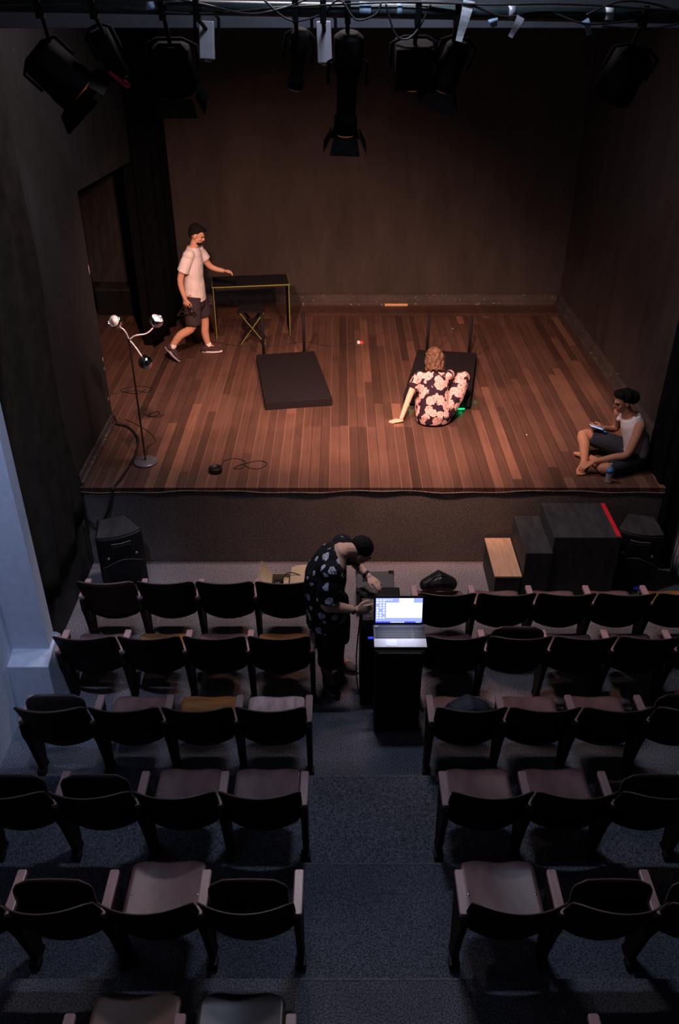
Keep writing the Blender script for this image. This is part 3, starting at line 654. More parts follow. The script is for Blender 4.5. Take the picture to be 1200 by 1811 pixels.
# second, lower stand
o = empty('equipment_stand', (.30, 5.40, 0)); tag(o, 'black cloth-covered stand behind and left of the laptop pedestal', 'stand')
part('cloth_cover', B().box(.17, .50, 5.14, 5.66, 0.0, .84), M_['dark'], o, bev=.01)
o = empty('sound_mixer', (.28, 5.30, .84)); tag(o, 'small grey mixing unit on the black stand under the hands', 'mixer')
part('casing', B().box(.18, .34, 5.17, 5.45, .842, .885), M_['greydev'], o, bev=.006)
for i in range(3):
    for j in range(4): part('knob', B().lathe((.205 + i * .04, 5.20 + j * .045, .885), [(.008, 0), (.006, .012)], 10), M_['greylight'], o)
b = B().lathe((.15 + .09, 5.56, .842), [(.075, 0), (.08, .01), (.078, .03), (.05, .036), (.001, .036)], 24)
tag(part('round_device', b, M_['greydev'], smooth=True), 'round grey device at the back of the black stand', 'device')
b = B().box(.26, .33, 5.60, 5.65, .842, .86); tag(part('small_adapter', b, M_['greylight'], bev=.003), 'small pale adapter at the far edge of the black stand', 'adapter')
b = B().box(.30, .37, 5.128, 5.152, 1.222 - .02, 1.222) if False else B().box(.30, .36, 5.47, 5.53, .842, .87)
tag(part('power_brick', b, M_['black'], bev=.004), 'small black power brick behind the mixing unit', 'adapter')
b = B().tube(cr([(.165, 5.3, .80), (.14, 5.30, .40), (.15, 5.28, .10), (.19, 5.22, .012), (.24, 5.10, .012)], 6), .006, 6)
tag(part('cable', b, M_['rubber'], smooth=True), 'black cable hanging down beside the aisle stand', 'cable')

# ------------------------------------------------------------------ on stage
def P3(pts, z): return [(x, y, z) for x, y in pts]
o = empty('table', (-1.24, 11.66, SZ)); tag(o, 'black table with yellow-green edges at the back of the stage', 'table')
part('table_top', B().box(-1.765, -.715, 11.42, 11.90, SZ + .71, SZ + .735), M_['cloth'], o, bev=.002)
for x in (-1.765, -.735):
    p = part('leg', B().box(x, x + .02, 11.425, 11.90, SZ, SZ + .71), M_['cloth'], o)
    part('edge_strip', B().box(x + .006, x + .014, 11.414, 11.425, SZ, SZ + .71), M_['yellow'], o)
part('edge_strip', B().box(-1.765, -.715, 11.411, 11.42, SZ + .721, SZ + .731), M_['yellow'], o)
part('edge_strip', B().box(-.715, -.709, 11.42, 11.90, SZ + .718, SZ + .730), M_['yellow'], o)
part('edge_strip', B().box(-1.771, -1.765, 11.42, 11.90, SZ + .718, SZ + .730), M_['yellow'], o)
o.rotation_euler = (0, 0, R(7.7))
o = empty('folding_stool', (-1.20, 11.2, SZ)); tag(o, 'black X-frame folding stool with yellow-green edges in front of the table', 'stool')
part('seat', B().box(-1.385, -1.03, 11.10, 11.40, SZ + .455, SZ + .475), M_['cloth'], o, bev=.004)
for yy, sg in ((11.12, 1), (11.34, 1), (11.13, -1), (11.35, -1)):
    xa, xb = (-1.37, -1.03) if sg == 1 else (-1.04, -1.37); dy = .0 if sg == 1 else .022
    b = B(); n = V((xb - xa, 0, -.455)).normalized().cross(V((0, 1, 0))) * .016
    c = [V((xa, yy, SZ + .455)), V((xb, yy, SZ + .004))]
    vs = [(c[0] + n), (c[1] + n), (c[1] - n), (c[0] - n)]
    b.prism([(p.x, p.z) for p in vs], 1, yy, yy + .02); part('leg', b, M_['cloth'], o)
    if yy < 11.2:
        b = B(); b.prism([(p.x, p.z) for p in (c[0] + n * .95, c[1] + n * .95, c[1] + n * .45, c[0] + n * .45)], 1, yy - .004, yy); part('edge_strip', b, M_['yellow'], o)
# slabs with thin posts
def slab(c, posts, label, lift=0):
    """c: 4 ground corners fl, fr, br, bl"""
    cx = sum(p[0] for p in c) / 4; cy = sum(p[1] for p in c) / 4
    o = empty('padded_platform', (cx, cy, SZ)); tag(o, label, 'platform', 'black platforms with thin rods')
    b = B().prism(c, 2, SZ + lift, SZ + lift + .10); part('platform_top', b, M_['cloth'], o, bev=.008)
    for x, y, h in posts: part('rod', B().tube([(x, y, SZ), (x, y, SZ + h)], .019, 8, round_=False), M_['dark'], o, smooth=True)
    if lift:
        b = B()
        for i in range(4):
            x, y = c[i]; x = cx + (x - cx) * .85; y = cy + (y - cy) * .85; b.box(x - .02, x + .02, y - .02, y + .02, SZ, SZ + lift)
        part('block_foot', b, M_['dark'], o)
    return o
slab([(-.865, 8.99), (-.085, 9.12), (-.335, 10.63), (-1.095, 10.50)], [(-1.0, 10.56, .62), (-.47, 10.66, .61)], 'black flat platform with two thin rods lying left on the stage floor')
sl = slab([(.745, 9.10), (1.52, 8.99), (1.79, 10.46), (1.03, 10.58)], [(1.16, 10.63, .60), (1.70, 10.53, .61)], 'black flat platform with two thin rods behind the seated woman', lift=.04)
b = B().box(1.36, 1.46, 8.985, 9.0, SZ + .012, SZ + .028, None)
part('led_strip', b, M_['green'], sl); part('led_strip', B().box(.80, .82, 9.075, 9.09, SZ + .012, SZ + .028), M_['green'], sl)
light('green_led_light', 'POINT', (1.41, 8.955, SZ + .02), (0, 0, 0), .12, (.05, 1, .35), .02)
light('green_led_light', 'POINT', (.83, 9.0, SZ + .02), (0, 0, 0), .05, (.05, 1, .35), .02)
light('green_led_light', 'POINT', (1.62, 9.25, SZ + .02), (0, 0, 0), .05, (.05, 1, .35), .02)

# floor lamp
o = empty('floor_lamp', (-2.01, 7.72, SZ)); tag(o, 'chrome floor lamp with three globe heads near the front left of the stage', 'lamp')
bx, by = -2.01, 7.72
part('base', B().lathe((bx, by, SZ), [(.118, 0), (.125, .006), (.125, .018), (.115, .026), (.02, .03), (.001, .03)], 36), M_['chromebase'], o, smooth=True)
part('pole', B().tube([(bx, by, SZ + .02), (bx, by, SZ + 1.33)], .0095, 10), M_['pole'], o, smooth=True)
part('collar', B().lathe((bx, by, SZ + 1.30), [(.014, 0), (.016, .01), (.016, .04), (.012, .05)], 14), M_['chrome'], o, smooth=True)
T = V((bx, by, SZ + 1.33))
heads = [(V((-2.125, 7.76, SZ + 1.50)), [(-.015, 0, .06), (-.04, .01, .10), (-.07, .02, .12)], V((-.30, -.80, .50))),
         (V((-1.75, 7.82, SZ + 1.49)), [(.06, .01, .04), (.16, .04, .05), (.22, .07, .09)], V((.50, -.15, .80))),
         (V((-1.855, 7.62, SZ + 1.145)), [(.03, -.02, -.02), (.08, -.05, -.08), (.12, -.08, -.13)], V((.1, .35, -.92)))]
for c, mid, d in heads:
    d = d.normalized()
    arm = [T] + [T + V(m) for m in mid] + [c - d * .05]
    part('lamp_arm', B().tube(cr([tuple(p) for p in arm], 6), .008, 8), M_['silver'], o, smooth=True)
    pr = [(.001, -.07)] + [(.07 * math.cos(R(t)), .07 * math.sin(R(t))) for t in range(-75, 31, 15)] + [(.058, .034), (.052, .010)]
    h = part('lamp_shade', B().lathe(c, pr, 28, d), M_['chrome'], o, smooth=True)
    part('inner_reflector', B().lathe(c + d * .012, [(.054, .016), (.05, .012), (.001, .004)], 24, d), M_['lampwhite'], o, smooth=True)

def cable(label, pts, r=.006, m='rubber', cat='cable', k=6, name='cable', smooth=True):
    return tag(part(name, B().tube(cr(pts, k), r, 8), M_[m], smooth=True), label, cat)
cable('thick black cable curving over the left stage edge and up the wall', [(-2.53, 8.60, 1.02), (-2.49, 8.59, .925), (-2.36, 8.52, .915), (-2.2, 8.24, .915), (-2.15, 7.85, .915), (-2.18, 7.42, .915), (-2.22, 7.20, .915), (-2.235, 7.16, .86), (-2.30, 7.12, .67), (-2.385, 7.12, .54), (-2.46, 7.10, .54), (-2.53, 7.08, .68), (-2.54, 7.04, 1.0), (-2.54, 6.98, 1.5), (-2.52, 6.96, 2.3), (-2.525, 6.97, 3.2), (-2.53, 6.99, 4.2), (-2.53, 7.0, 5.5)], .013, k=8)
b = B().lathe((-1.262, 7.52, SZ), [(.062, 0), (.068, .005), (.068, .05), (.06, .058), (.05, .058), (.046, .045), (.001, .045)], 24)
tag(part('foot_switch', b, M_['black'], smooth=True), 'round black puck on the floorboards near the stage front', 'device')
cable('thin black cable looped beside the round puck', [(-1.22, 7.60, .905), (-1.20, 7.75, .905), (-1.08, 7.80, .905), (-.98, 7.72, .906), (-.99, 7.60, .907), (-1.08, 7.58, .908), (-1.02, 7.66, .909), (-.92, 7.72, .906), (-.82, 7.75, .906), (-.75, 7.68, .906), (-.82, 7.58, .906), (-.93, 7.60, .906), (-1.0, 7.68, .905)], .004)
cable('small tangle of thin cable behind the floor lamp pole', [(-2.25, 8.88, .905), (-2.17, 8.80, .905), (-2.08, 8.88, .905), (-2.12, 8.95, .906), (-2.2, 8.85, .907), (-2.1, 8.80, .908), (-2.02, 8.86, .905)], .0045)
cable('loose scribble of dark cable on the floor by the wall opening', [(-2.75, 9.45, .905), (-2.5, 9.55, .905), (-2.35, 9.5, .905), (-2.3, 9.62, .906), (-2.5, 9.68, .906), (-2.68, 9.56, .907), (-2.45, 9.45, .907), (-2.38, 9.6, .905)], .004)
cable('thin cable running across the back of the stage floor to a small plug', [(-1.98, 11.33, .904), (-1.7, 11.2, .904), (-1.40, 11.07, .904), (-1.01, 11.07, .904), (-.75, 11.12, .904), (-.47, 11.22, .904), (-.2, 11.08, .904), (0, 11.07, .904), (.16, 11.16, .904), (.25, 11.17, .906)], .0045)
cable('thin cable from the floor lamp base to the left wall', [(-2.02, 7.86, .905), (-2.06, 8.05, .905), (-2.0, 8.2, .905), (-2.1, 8.4, .905), (-2.3, 8.62, .905), (-2.45, 8.75, .905)], .004)
o = empty('plug', (.28, 11.18, SZ)); tag(o, 'small white and red plug lying on the floorboards', 'plug')
part('white_body', B().box(.245, .285, 11.15, 11.20, SZ, SZ + .03), M_['paper'], o, bev=.004); part('red_cap', B().box(.287, .33, 11.15, 11.20, SZ, SZ + .028), M_['redplug'], o, bev=.004)
tag(part('wood_slat', B().box(.70, 1.055, 12.79, 12.815, SZ + .0, SZ + .03), mat('pale_slat', (.75, .42, .20), .5)), 'short pale wooden slat lying against the back baseboard', 'slat')
for (x, y, s, lb) in ((-2.87, 11.72, .04, 'white paper scrap on the floor between the lamp heads'), (1.63, 11.75, .018, 'tiny white scrap on the floor left of the right rod'), (1.86, 11.6, .018, 'tiny white scrap on the floor right of the right rod'), (2.06, 7.0 + 1.35, .012, 'tiny pale scrap on the floor near the seated man')):
    b = B(); b.grid(lambda u, v: V((x + s * (u - .5) + .3 * s * v, y + s * .9 * (v - .5), SZ + .003 + .006 * math.sin(u * 4 + v * 3) ** 2)), 4, 4)
    tag(part('paper_scrap', b, M_['paper'], solid=.001), lb, 'scrap')
# wing: boxes, flat, small ledge
for (x0_, x1_, lb) in ((-3.62, -3.24, 'black storage box in the left wing, nearer the wall opening'), (-3.235, -2.82, 'black storage box in the left wing, beside the curtain')):
    o = empty('storage_box', ((x0_ + x1_) / 2, 12.5, SZ)); tag(o, lb, 'box')
    part('box_body', B().box(x0_, x1_, 12.35, 12.75, SZ, SZ + .375), M_['dark'], o, bev=.004); part('lid', B().box(x0_, x1_, 12.34, 12.75, SZ + .376, SZ + .39), M_['stepblack'], o, bev=.002)  # lids in a lighter black stand in for lit top edges
o = empty('scenery_flat', (-3.2, 12.0, SZ)); b = B().box(-3.75, -2.78, 12.70, 12.76, SZ + .40, SZ + 2.30)
o.location = (-3.25, 12.73, SZ + .4); tag(o, 'tall black scenery panel standing in the left wing', 'panel')
part('panel', b, M_['stepblack'], o); part('top_rail', B().box(-3.35, -2.80, 12.66, 12.77, SZ + 2.30, SZ + 2.33), M_['stepblack'], o)

# ------------------------------------------------------------------ people
def frame(f, u):
    f = V(f).normalized(); u = V(u); u = (u - f * u.dot(f)).normalized(); r = f.cross(u)   # columns: right, forward, up
    return Matrix((r, f, u)).transposed()
def head_geo(b, c, F, s=1):
    c = V(c); at = lambda x, y, z: c + F @ V((x, y, z)) * s
    b.ell(at(0, -.012, .028), (.074 * s, .092 * s, .088 * s), F, 3)
    b.ell(at(0, .020, -.040), (.056 * s, .066 * s, .068 * s), F, 3)
    b.ell(at(0, .052, -.082), (.028 * s, .026 * s, .022 * s), F)           # chin
    b.ell(at(0, .078, .018), (.045 * s, .014 * s, .012 * s), F)            # brow
    b.tube([at(0, .080, .012), at(0, .098, -.018), at(0, .094, -.026)], [.007 * s, .012 * s, .011 * s], 8)
    for sx in (-1, 1):
        b.ell(at(sx * .076, -.006, -.008), (.009 * s, .020 * s, .032 * s), F)
        b.ell(at(sx * .038, .055, -.022), (.022 * s, .020 * s, .020 * s), F)   # cheek
    b.ell(at(0, .077, -.052), (.022 * s, .012 * s, .009 * s), F)
    return at
def face_parts(root, c, F, s=1, glasses=False, beard=None):
    at = lambda x, y, z: V(c) + F @ V((x, y, z)) * s
    for sx in (-1, 1):
        part('eye', B().ell(at(sx * .030, .073, .002), (.009 * s, .007 * s, .0045 * s), F), M_['eye'], root, smooth=True)
        part('eyebrow', B().tube([at(sx * .014, .090, .021), at(sx * .032, .087, .026), at(sx * .05, .072, .019)], .0035 * s, 6), M_['hairblack'], root, smooth=True)
    part('mouth', B().tube([at(-.020, .082, -.053), at(0, .089, -.051), at(.020, .082, -.053)], .0045 * s, 6), M_['lip'], root, smooth=True)
    if glasses:
        b = B()
        for sx in (-1, 1):
            q = [at(sx * .032 + .022 * math.cos(t / 12 * 6.2832), .094, .0 + .017 * math.sin(t / 12 * 6.2832)) for t in range(13)]; b.tube(q, .0014, 6)
            b.tube([at(sx * .054, .092, .004), at(sx * .078, .0, .006)], .002, 6)
        b.tube([at(-.01, .096, .003), at(.01, .096, .003)], .002, 6); part('glasses', b, M_['cloudglass'], root, smooth=True)
def hand(b, w, d, nrm, th, curl=.3, s=1, spread=.06, curls=None, thumb_in=.2):
    """w wrist, d pointing dir, nrm back of the hand, th thumb side"""
    w = V(w); d = V(d).normalized(); th = V(th); th = (th - d * th.dot(d)).normalized(); n = d.cross(th); n = n if n.dot(V(nrm)) > 0 else -n
    A = Matrix((th, d, n)).transposed()
    b.tube([w - d * .01, w + d * .03 * s, w + d * .075 * s], [(.026 * s, .019 * s), (.036 * s, .016 * s), (.040 * s, .013 * s)], 12, side=th)
    for i in range(4):
        k = 1.5 - i; L = (.072, .080, .074, .058)[i] * s; p = w + d * (.082 - .004 * abs(k - .5)) * s + th * k * .0205 * s; r = (.0092, .0095, .009, .0078)[i] * s
        dd = (d + th * k * spread).normalized(); pts = [p - d * .02 * s, p]; rr = [r * 1.05, r]; c_ = (curls[i] if curls else curl)
        for j, fr in enumerate((.45, .32, .23)):
            ax = dd.cross(n).normalized(); dd = (Matrix.Rotation(-c_ * (.9, 1.1, .8)[j], 3, ax) @ dd).normalized(); n2 = ax.cross(dd)
            p = p + dd * L * fr * 1.0; pts.append(p); rr.append(r * (.95, .88, .8)[j])
        b.tube(pts, rr, 8)
    p0 = w + d * .022 * s + th * .024 * s; dt = (d * .75 + th * .75 - n * thumb_in).normalized(); p1 = p0 + dt * .036 * s; p2 = p1 + (d * .95 + th * .3 - n * (thumb_in + .1)).normalized() * .032 * s; p3 = p2 + (d * 1.0 + th * .0 - n * (thumb_in + .2)).normalized() * .024 * s
    b.tube([p0, p1, p2, p3], [.013 * s, .0115 * s, .0105 * s, .009 * s], 8)
def limb(b, pts, rad, k=4): b.tube(pts, rad, 12, smooth=k)
def person(label, loc): return tag(empty('person', loc), label, 'person')
def bodypart(b, m, root, vox=.006, sm=3): return part('body', b, m, root, voxel=vox, sm=sm)
def cloth(name, b, m, root, vox=.008, sm=5, disp=.0, label=None):
    o = part(name, b, m, root, voxel=vox, sm=sm, disp=disp, dscale=.09)
    if label: o['label'] = label
    return o
def shoe(name, root, heel, toe, ankle, m, ms, w=.048, up=(0, 0, 1), side_swoosh=None, bendtoe=0):
    heel, toe, ankle = V(heel), V(toe), V(ankle); d = (toe - heel); L = d.length; d.normalize(); u = V(up); u = (u - d * u.dot(d)).normalized(); s = d.cross(u)
    b = B(); b.tube([heel + d * .03 + u * .05, heel + d * L * .35 + u * .052, heel + d * L * .62 + u * .045 - u * 0, heel + d * (L - .04) + u * .036], [(w * .78, .042), (w * .85, .045), (w, .036), (w * .82, .026)], 14, side=s, smooth=3)
    b.tube([ankle - (ankle - (heel + d * .06 + u * .05)) * .25, heel + d * .06 + u * .05], [.046, .050], 12)
    sh = part(name, b, m, root, voxel=.006, sm=4)
    b = B(); out = []
    for i in range(24):
        t = 2 * math.pi * i / 24; x = math.cos(t); y = math.sin(t); out.append((heel + d * (L / 2 + L / 2 * x) + s * (w * (1.04 if x > -.2 else .85) * y * (1 - .12 * max(0, x) ** 2))))
    A = [b.bm.verts.new(p + u * .0 + u * (bendtoe * .02 * max(0, (p - heel).dot(d) / L - .6))) for p in out]; C = [b.bm.verts.new(p + u * .024) for p in out]
    b.face(A[::-1]); b.face(C)
    for i in range(24): b.face([A[i], A[(i + 1) % 24], C[(i + 1) % 24], C[i]])
    so = part('sole', b, ms, root, bev=.004, smooth=True)
    return sh

# --- walking man
z = SZ
root = person('man in white t-shirt and dark shorts walking right at the back left of the stage', (-1.85, 10.7, z))
F = frame((.95, -.12, -.42), (.42, 0, .95))
HC = V((-1.765, 10.70, z + 1.585))
b = B(); head_geo(b, HC, F)
b.tube([(-1.83, 10.71, z + 1.40), (-1.795, 10.70, z + 1.50)], [.058, .054], 12)
b.tube([(-1.86, 10.70, z + .86), (-1.86, 10.70, z + 1.05), (-1.85, 10.71, z + 1.22), (-1.84, 10.71, z + 1.37), (-1.83, 10.71, z + 1.42)], [(.15, .10), (.135, .09), (.155, .10), (.15, .085), (.07, .06)], 16, side=(0, 1, 0))
SHn, SHf = V((-1.87, 10.54, z + 1.375)), V((-1.79, 10.88, z + 1.375))
ELn, WRn = V((-1.99, 10.50, z + 1.085)), V((-1.945, 10.46, z + .855))
ELf, WRf = V((-1.68, 10.95, z + 1.135)), V((-1.51, 10.95, z + 1.07))
limb(b, [SHn, ELn, WRn], [.052, .040, .027]); limb(b, [SHf, ELf, WRf], [.052, .040, .027])
hand(b, WRn, (.08, -.05, -1), (-.6, -.8, 0), (.9, -.3, 0), .55)
hand(b, WRf, (1, 0, .02), (0, .3, 1), (0, -1, .2), .6)
HPn, KNn, ANn = V((-1.87, 10.60, z + .86)), V((-1.90, 10.55, z + .475)), V((-2.20, 10.50, z + .185))
HPf, KNf, ANf = V((-1.84, 10.79, z + .86)), V((-1.785, 10.83, z + .47)), V((-1.765, 10.84, z + .10))
limb(b, [HPn, KNn, (KNn + ANn) / 2 + V((-.02, 0, .02)), ANn], [.085, .058, .054, .036]); limb(b, [HPf, KNf, (KNf + ANf) / 2 + V((-.02, 0, 0)), ANf], [.085, .058, .054, .036])
b.tube([ANn, (-2.16, 10.49, z + .07)], [.036, .035], 10); b.tube([ANf, (-1.68, 10.83, z + .05)], [.036, .035], 10)
bodypart(b, M_['skin'], root); face_parts(root, HC, F, beard=True)
b = B(); at = lambda x, y, zz: HC + F @ V((x, y, zz))
b.ell(at(0, -.028, .045), (.083, .094, .088), F, 3).ell(at(0, -.07, .0), (.072, .045, .06), F).ell(at(0, .045, .092), (.06, .05, .03), F)
part('hair', b, M_['hairblack'], root, voxel=.006, sm=1, disp=.012, dscale=.02)
part('beard', B().ell(at(0, .045, -.082), (.048, .045, .028), F, 3), M_['hairblack'], root, voxel=.005, sm=1, disp=.006, dscale=.015)
b = B(); b.tube([(-1.865, 10.70, z + .775), (-1.86, 10.70, z + .95), (-1.855, 10.70, z + 1.08), (-1.845, 10.71, z + 1.25), (-1.838, 10.71, z + 1.37), (-1.83, 10.71, z + 1.425), (-1.828, 10.71, z + 1.44)],
                 [(.185, .145), (.175, .135), (.165, .122), (.178, .125), (.165, .105), (.10, .08), (.075, .066)], 18, side=(0, 1, 0), round_=False)
b.ell(SHn + V((.005, .015, 0)), (.078, .078, .070)).ell(SHf + V((-.01, -.015, 0)), (.076, .076, .070))
b.tube([SHn + V((.01, .03, .0)), SHn.lerp(ELn, .30), SHn.lerp(ELn, .68)], [.068, .072, .078], 14, round_=False); b.tube([SHf + V((-.02, -.03, .0)), SHf.lerp(ELf, .3), SHf.lerp(ELf, .62)], [.068, .068, .072], 14, round_=False)
cloth('t_shirt', b, M_['shirtwhite'], root, .007, 6, disp=.014)
b = B(); b.tube([(-1.862, 10.70, z + .70), (-1.86, 10.70, z + .93)], [(.175, .128), (.165, .12)], 16, side=(0, 1, 0), round_=False)
b.tube([HPn + V((0, 0, -.02)), HPn.lerp(KNn, .5), KNn + V((.01, 0, .01))], [.112, .108, .102], 14, round_=False); b.tube([HPf + V((0, 0, -.02)), HPf.lerp(KNf, .5), KNf + V((0, 0, .06))], [.110, .106, .105], 14, round_=False)
cloth('shorts', b, M_['shorts'], root, .008, 6, disp=.014)
part('sock', B().tube([ANn + V((.035, 0, .035)), ANn + V((-.0, 0, -.02)), ANn + V((.02, -.01, -.07))], [.043, .044, .045], 12), M_['sock'], root, voxel=.006, sm=3)
part('sock', B().tube([ANf + V((0, 0, .02)), ANf + V((.01, 0, -.03)), ANf + V((.05, 0, -.05))], [.043, .046, .045], 12), M_['sock'], root, voxel=.006, sm=3)
shoe('shoe', root, (-2.285, 10.50, z + .20), (-2.10, 10.46, z + .005), ANn, M_['shoedark'], M_['solegrey'], up=(.7, .1, .75))
shoe('shoe', root, (-1.86, 10.84, z + .0), (-1.575, 10.80, z + .02), ANf + V((0, 0, .0)), M_['shoedark'], M_['sole'])
b = B().ell((-1.395, 10.945, z + 1.03), (.022, .018, .03)).tube([(-1.41, 10.945, z + 1.0), (-1.385, 10.945, z + 1.075)], .009, 8)
tag(part('black_remote', b, M_['black'], smooth=True), 'small black object pinched in the walking man\'s outstretched hand', 'gadget')
b = B(); y_ = 10.45
b.tube([(-1.95, y_, z + .79), (-2.07, y_, z + .64), (-1.90, y_ + .02, z + .65), (-1.93, y_, z + .78)], .007, 6).tube([(-1.93, y_ - .01, z + .78), (-1.82, y_, z + .66), (-1.86, y_, z + .63)], .006, 6)
b.ell((-1.88, y_, z + .68), (.03, .012, .035)).tube([(-2.06, y_, z + .645), (-2.0, y_, z + .70), (-1.92, y_, z + .655)], .006, 6)
tag(part('headphones', b, M_['pole'], smooth=True), 'dark wire gadget dangling from the walking man\'s lowered hand', 'gadget')

# --- woman seated on the floor, seen from behind
root = person('woman in pink floral outfit sitting on the stage floor, leaning on her left hand', (1.05, 8.70, z))
HC = V((1.055, 8.93, z + .665)); F = frame((-.05, .93, -.35), (0, .33, .94))
b = B(); head_geo(b, HC, F)
b.tube([(1.05, 8.85, z + .50), (1.055, 8.90, z + .60)], [.052, .048], 12)
b.tube([(1.06, 8.67, z + .12), (1.06, 8.71, z + .25), (1.055, 8.78, z + .38), (1.05, 8.83, z + .50), (1.05, 8.85, z + .545)], [(.165, .12), (.13, .095), (.145, .095), (.15, .08), (.06, .05)], 16, side=(1, 0, 0))
SL, SR_ = V((.88, 8.84, z + .50)), V((1.23, 8.84, z + .50))
EL, WL = V((.785, 8.76, z + .27)), V((.70, 8.665, z + .055)); ER, WR = V((1.27, 9.05, z + .44)), V((1.24, 9.20, z + .36))
limb(b, [SL, EL, WL], [.044, .035, .024]); limb(b, [SR_, ER, WR], [.044, .034, .024])
hand(b, WL + V((.0, 0, -.028)), (-1, -.08, -.10), (0, 0, 1), (.1, 1, 0), .05, .9, spread=.14, thumb_in=.0)
hand(b, WR, (-.3, .9, -.2), (.3, .2, 1), (-1, 0, 0), .4, .9)
HR, KR, AR = V((1.20, 8.70, z + .11)), V((1.395, 8.92, z + .43)), V((1.32, 9.16, z + .20))
HL, KL, AL = V((.97, 8.74, z + .11)), V((.95, 9.12, z + .24)), V((1.12, 9.38, z + .19))
b.tube([HR, KR], [.085, .055], 12).tube([KR, AR], [.054, .034], 12); limb(b, [HL, KL, AL], [.085, .058, .034])
b.tube([AR, AR + V((-.02, .08, -.025)), AR + V((-.03, .17, -.04))], [(.032, .03), (.036, .022), (.036, .014)], 10, side=(1, 0, 0)); b.tube([AL, AL + V((.08, .05, -.02)), AL + V((.15, .09, -.03))], [.03, .024, .016], 10)
bodypart(b, M_['skinpale'], root); face_parts(root, HC, F)
b = B(); at = lambda x, y, zz: HC + F @ V((x, y, zz))
b.ell(at(0, -.030, .035), (.092, .100, .095), F, 3).ell(at(0, -.055, -.02), (.088, .065, .08), F, 3)
rr = random.Random(5)
for i in range(26):
    a = -2.9 + 2.6 * i / 25 * 1.05; x = .088 * math.cos(a); y = -.03 + .085 * math.sin(a)
    pts = []
    for j in range(9):
        t = j / 8; pts.append(at(x * (1 + .14 * t) + .012 * math.sin(t * 9 + i), y - .018 * t + .010 * math.cos(t * 8 + i * 2), .05 - t * (.155 + .03 * rr.random())))
    b.tube(pts, [.016 - .006 * j / 8 for j in range(9)], 7)
part('hair', b, M_['hairbrown'], root, voxel=.0055, sm=1, disp=.016, dscale=.022)
b = B(); b.tube([(1.06, 8.655, z + .02), (1.06, 8.66, z + .10), (1.06, 8.70, z + .22), (1.055, 8.75, z + .33), (1.05, 8.80, z + .43), (1.05, 8.84, z + .515), (1.05, 8.86, z + .555)], [(.185, .13), (.205, .155), (.175, .13), (.165, .12), (.175, .11), (.145, .09), (.06, .055)], 20, side=(1, 0, 0), round_=False)
b.ell(SL + V((.015, 0, 0)), (.062, .062, .060)).ell(SR_ + V((-.015, 0, 0)), (.060, .060, .058))
b.tube([SL + V((.04, 0, 0)), SL.lerp(EL, .2), SL.lerp(EL, .55)], [.056, .060, .064], 12, round_=False); b.tube([SR_ + V((-.04, 0, 0)), SR_.lerp(ER, .2), SR_.lerp(ER, .45)], [.054, .056, .058], 12, round_=False)
b.tube([HR + V((-.03, -.01, .0)), HR.lerp(KR, .5) + V((.01, 0, -.01)), KR], [.118, .104, .084], 14).tube([KR, KR.lerp(AR, .5), KR.lerp(AR, .9)], [.084, .070, .056], 14); b.tube([HL, HL.lerp(KL, .5), KL], [.115, .095, .076], 14).tube([KL, KL.lerp(AL, .9)], [.074, .054], 14)
cloth('floral_jumpsuit', b, M_['dress'], root, .007, 5, disp=.010)

# --- seated man at the right
root = person('man in white tank top sitting cross-legged at the right stage edge, holding a phone', (2.95, 7.66, z))
HC = V((2.845, 7.77, z + .665)); F = frame((-.96, -.22, -.22), (-.22, 0, 1))
b = B(); head_geo(b, HC, F)
b.tube([(2.93, 7.77, z + .49), (2.875, 7.77, z + .60)], [.058, .055], 12)
b.tube([(3.03, 7.68, z + .10), (3.04, 7.70, z + .22), (3.01, 7.74, z + .36), (2.955, 7.77, z + .48), (2.93, 7.77, z + .52)], [(.15, .11), (.14, .10), (.165, .105), (.15, .085), (.07, .06)], 16, side=(.25, 1, 0))
SN, SF = V((2.99, 7.59, z + .475)), V((2.88, 7.94, z + .475))
EN, WN = V((2.87, 7.47, z + .225)), V((2.55, 7.47, z + .145)); EF, WF = V((2.90, 8.00, z + .26)), V((2.735, 7.90, z + .31))
limb(b, [SN, SN.lerp(EN, .5) + V((.01, -.01, 0)), EN, EN.lerp(WN, .4), WN], [.056, .048, .040, .038, .025]); limb(b, [SF, EF, WF], [.054, .040, .026])
hand(b, WN, (-.85, -.05, -.50), (-.4, 0, 1), (.1, 1, .1), .16, 1.05, spread=.1)
hand(b, WF, (-1, -.12, .05), (.2, .2, -1), (-.2, -.3, 1), .5, 1.0)
HF, KF, AF = V((2.99, 7.80, z + .11)), V((2.575, 7.92, z + .225)), V((2.52, 7.66, z + .06))
HN, KN, AN = V((3.0, 7.58, z + .10)), V((2.68, 7.43, z + .09)), V((2.60, 7.72, z + .05))
limb(b, [HF, KF, KF.lerp(AF, .45) + V((-.01, 0, .01)), AF], [.085, .062, .056, .038]); limb(b, [HN, KN, KN.lerp(AN, .5), AN], [.085, .060, .055, .038])
b.tube([AF, AF + V((-.03, -.08, -.02)), AF + V((-.07, -.15, -.035)), AF + V((-.09, -.20, -.042))], [(.036, .034), (.04, .028), (.046, .02), (.04, .013)], 12, side=(1, -.3, 0))
for i in range(5): p = AF + V((-.115 + .0 + i * .019, -.215 - .006 * math.sin(i), -.045)); b.tube([p + V((.01, .03, 0)), p], [.011, .010 if i else .013], 8)
b.tube([AN, AN + V((-.05, .06, .0)), AN + V((-.10, .10, -.005)), AN + V((-.13, .13, -.01))], [.036, .032, .026, .018], 12)
bodypart(b, M_['skintan'], root); face_parts(root, HC, F, glasses=True)
b = B(); at = lambda x, y, zz: HC + F @ V((x, y, zz))
b.ell(at(0, -.030, .050), (.092, .092, .085), F, 3).ell(at(0, -.105, .02), (.075, .062, .072), F, 3).ell(at(0, .03, .10), (.072, .06, .035), F, 3)
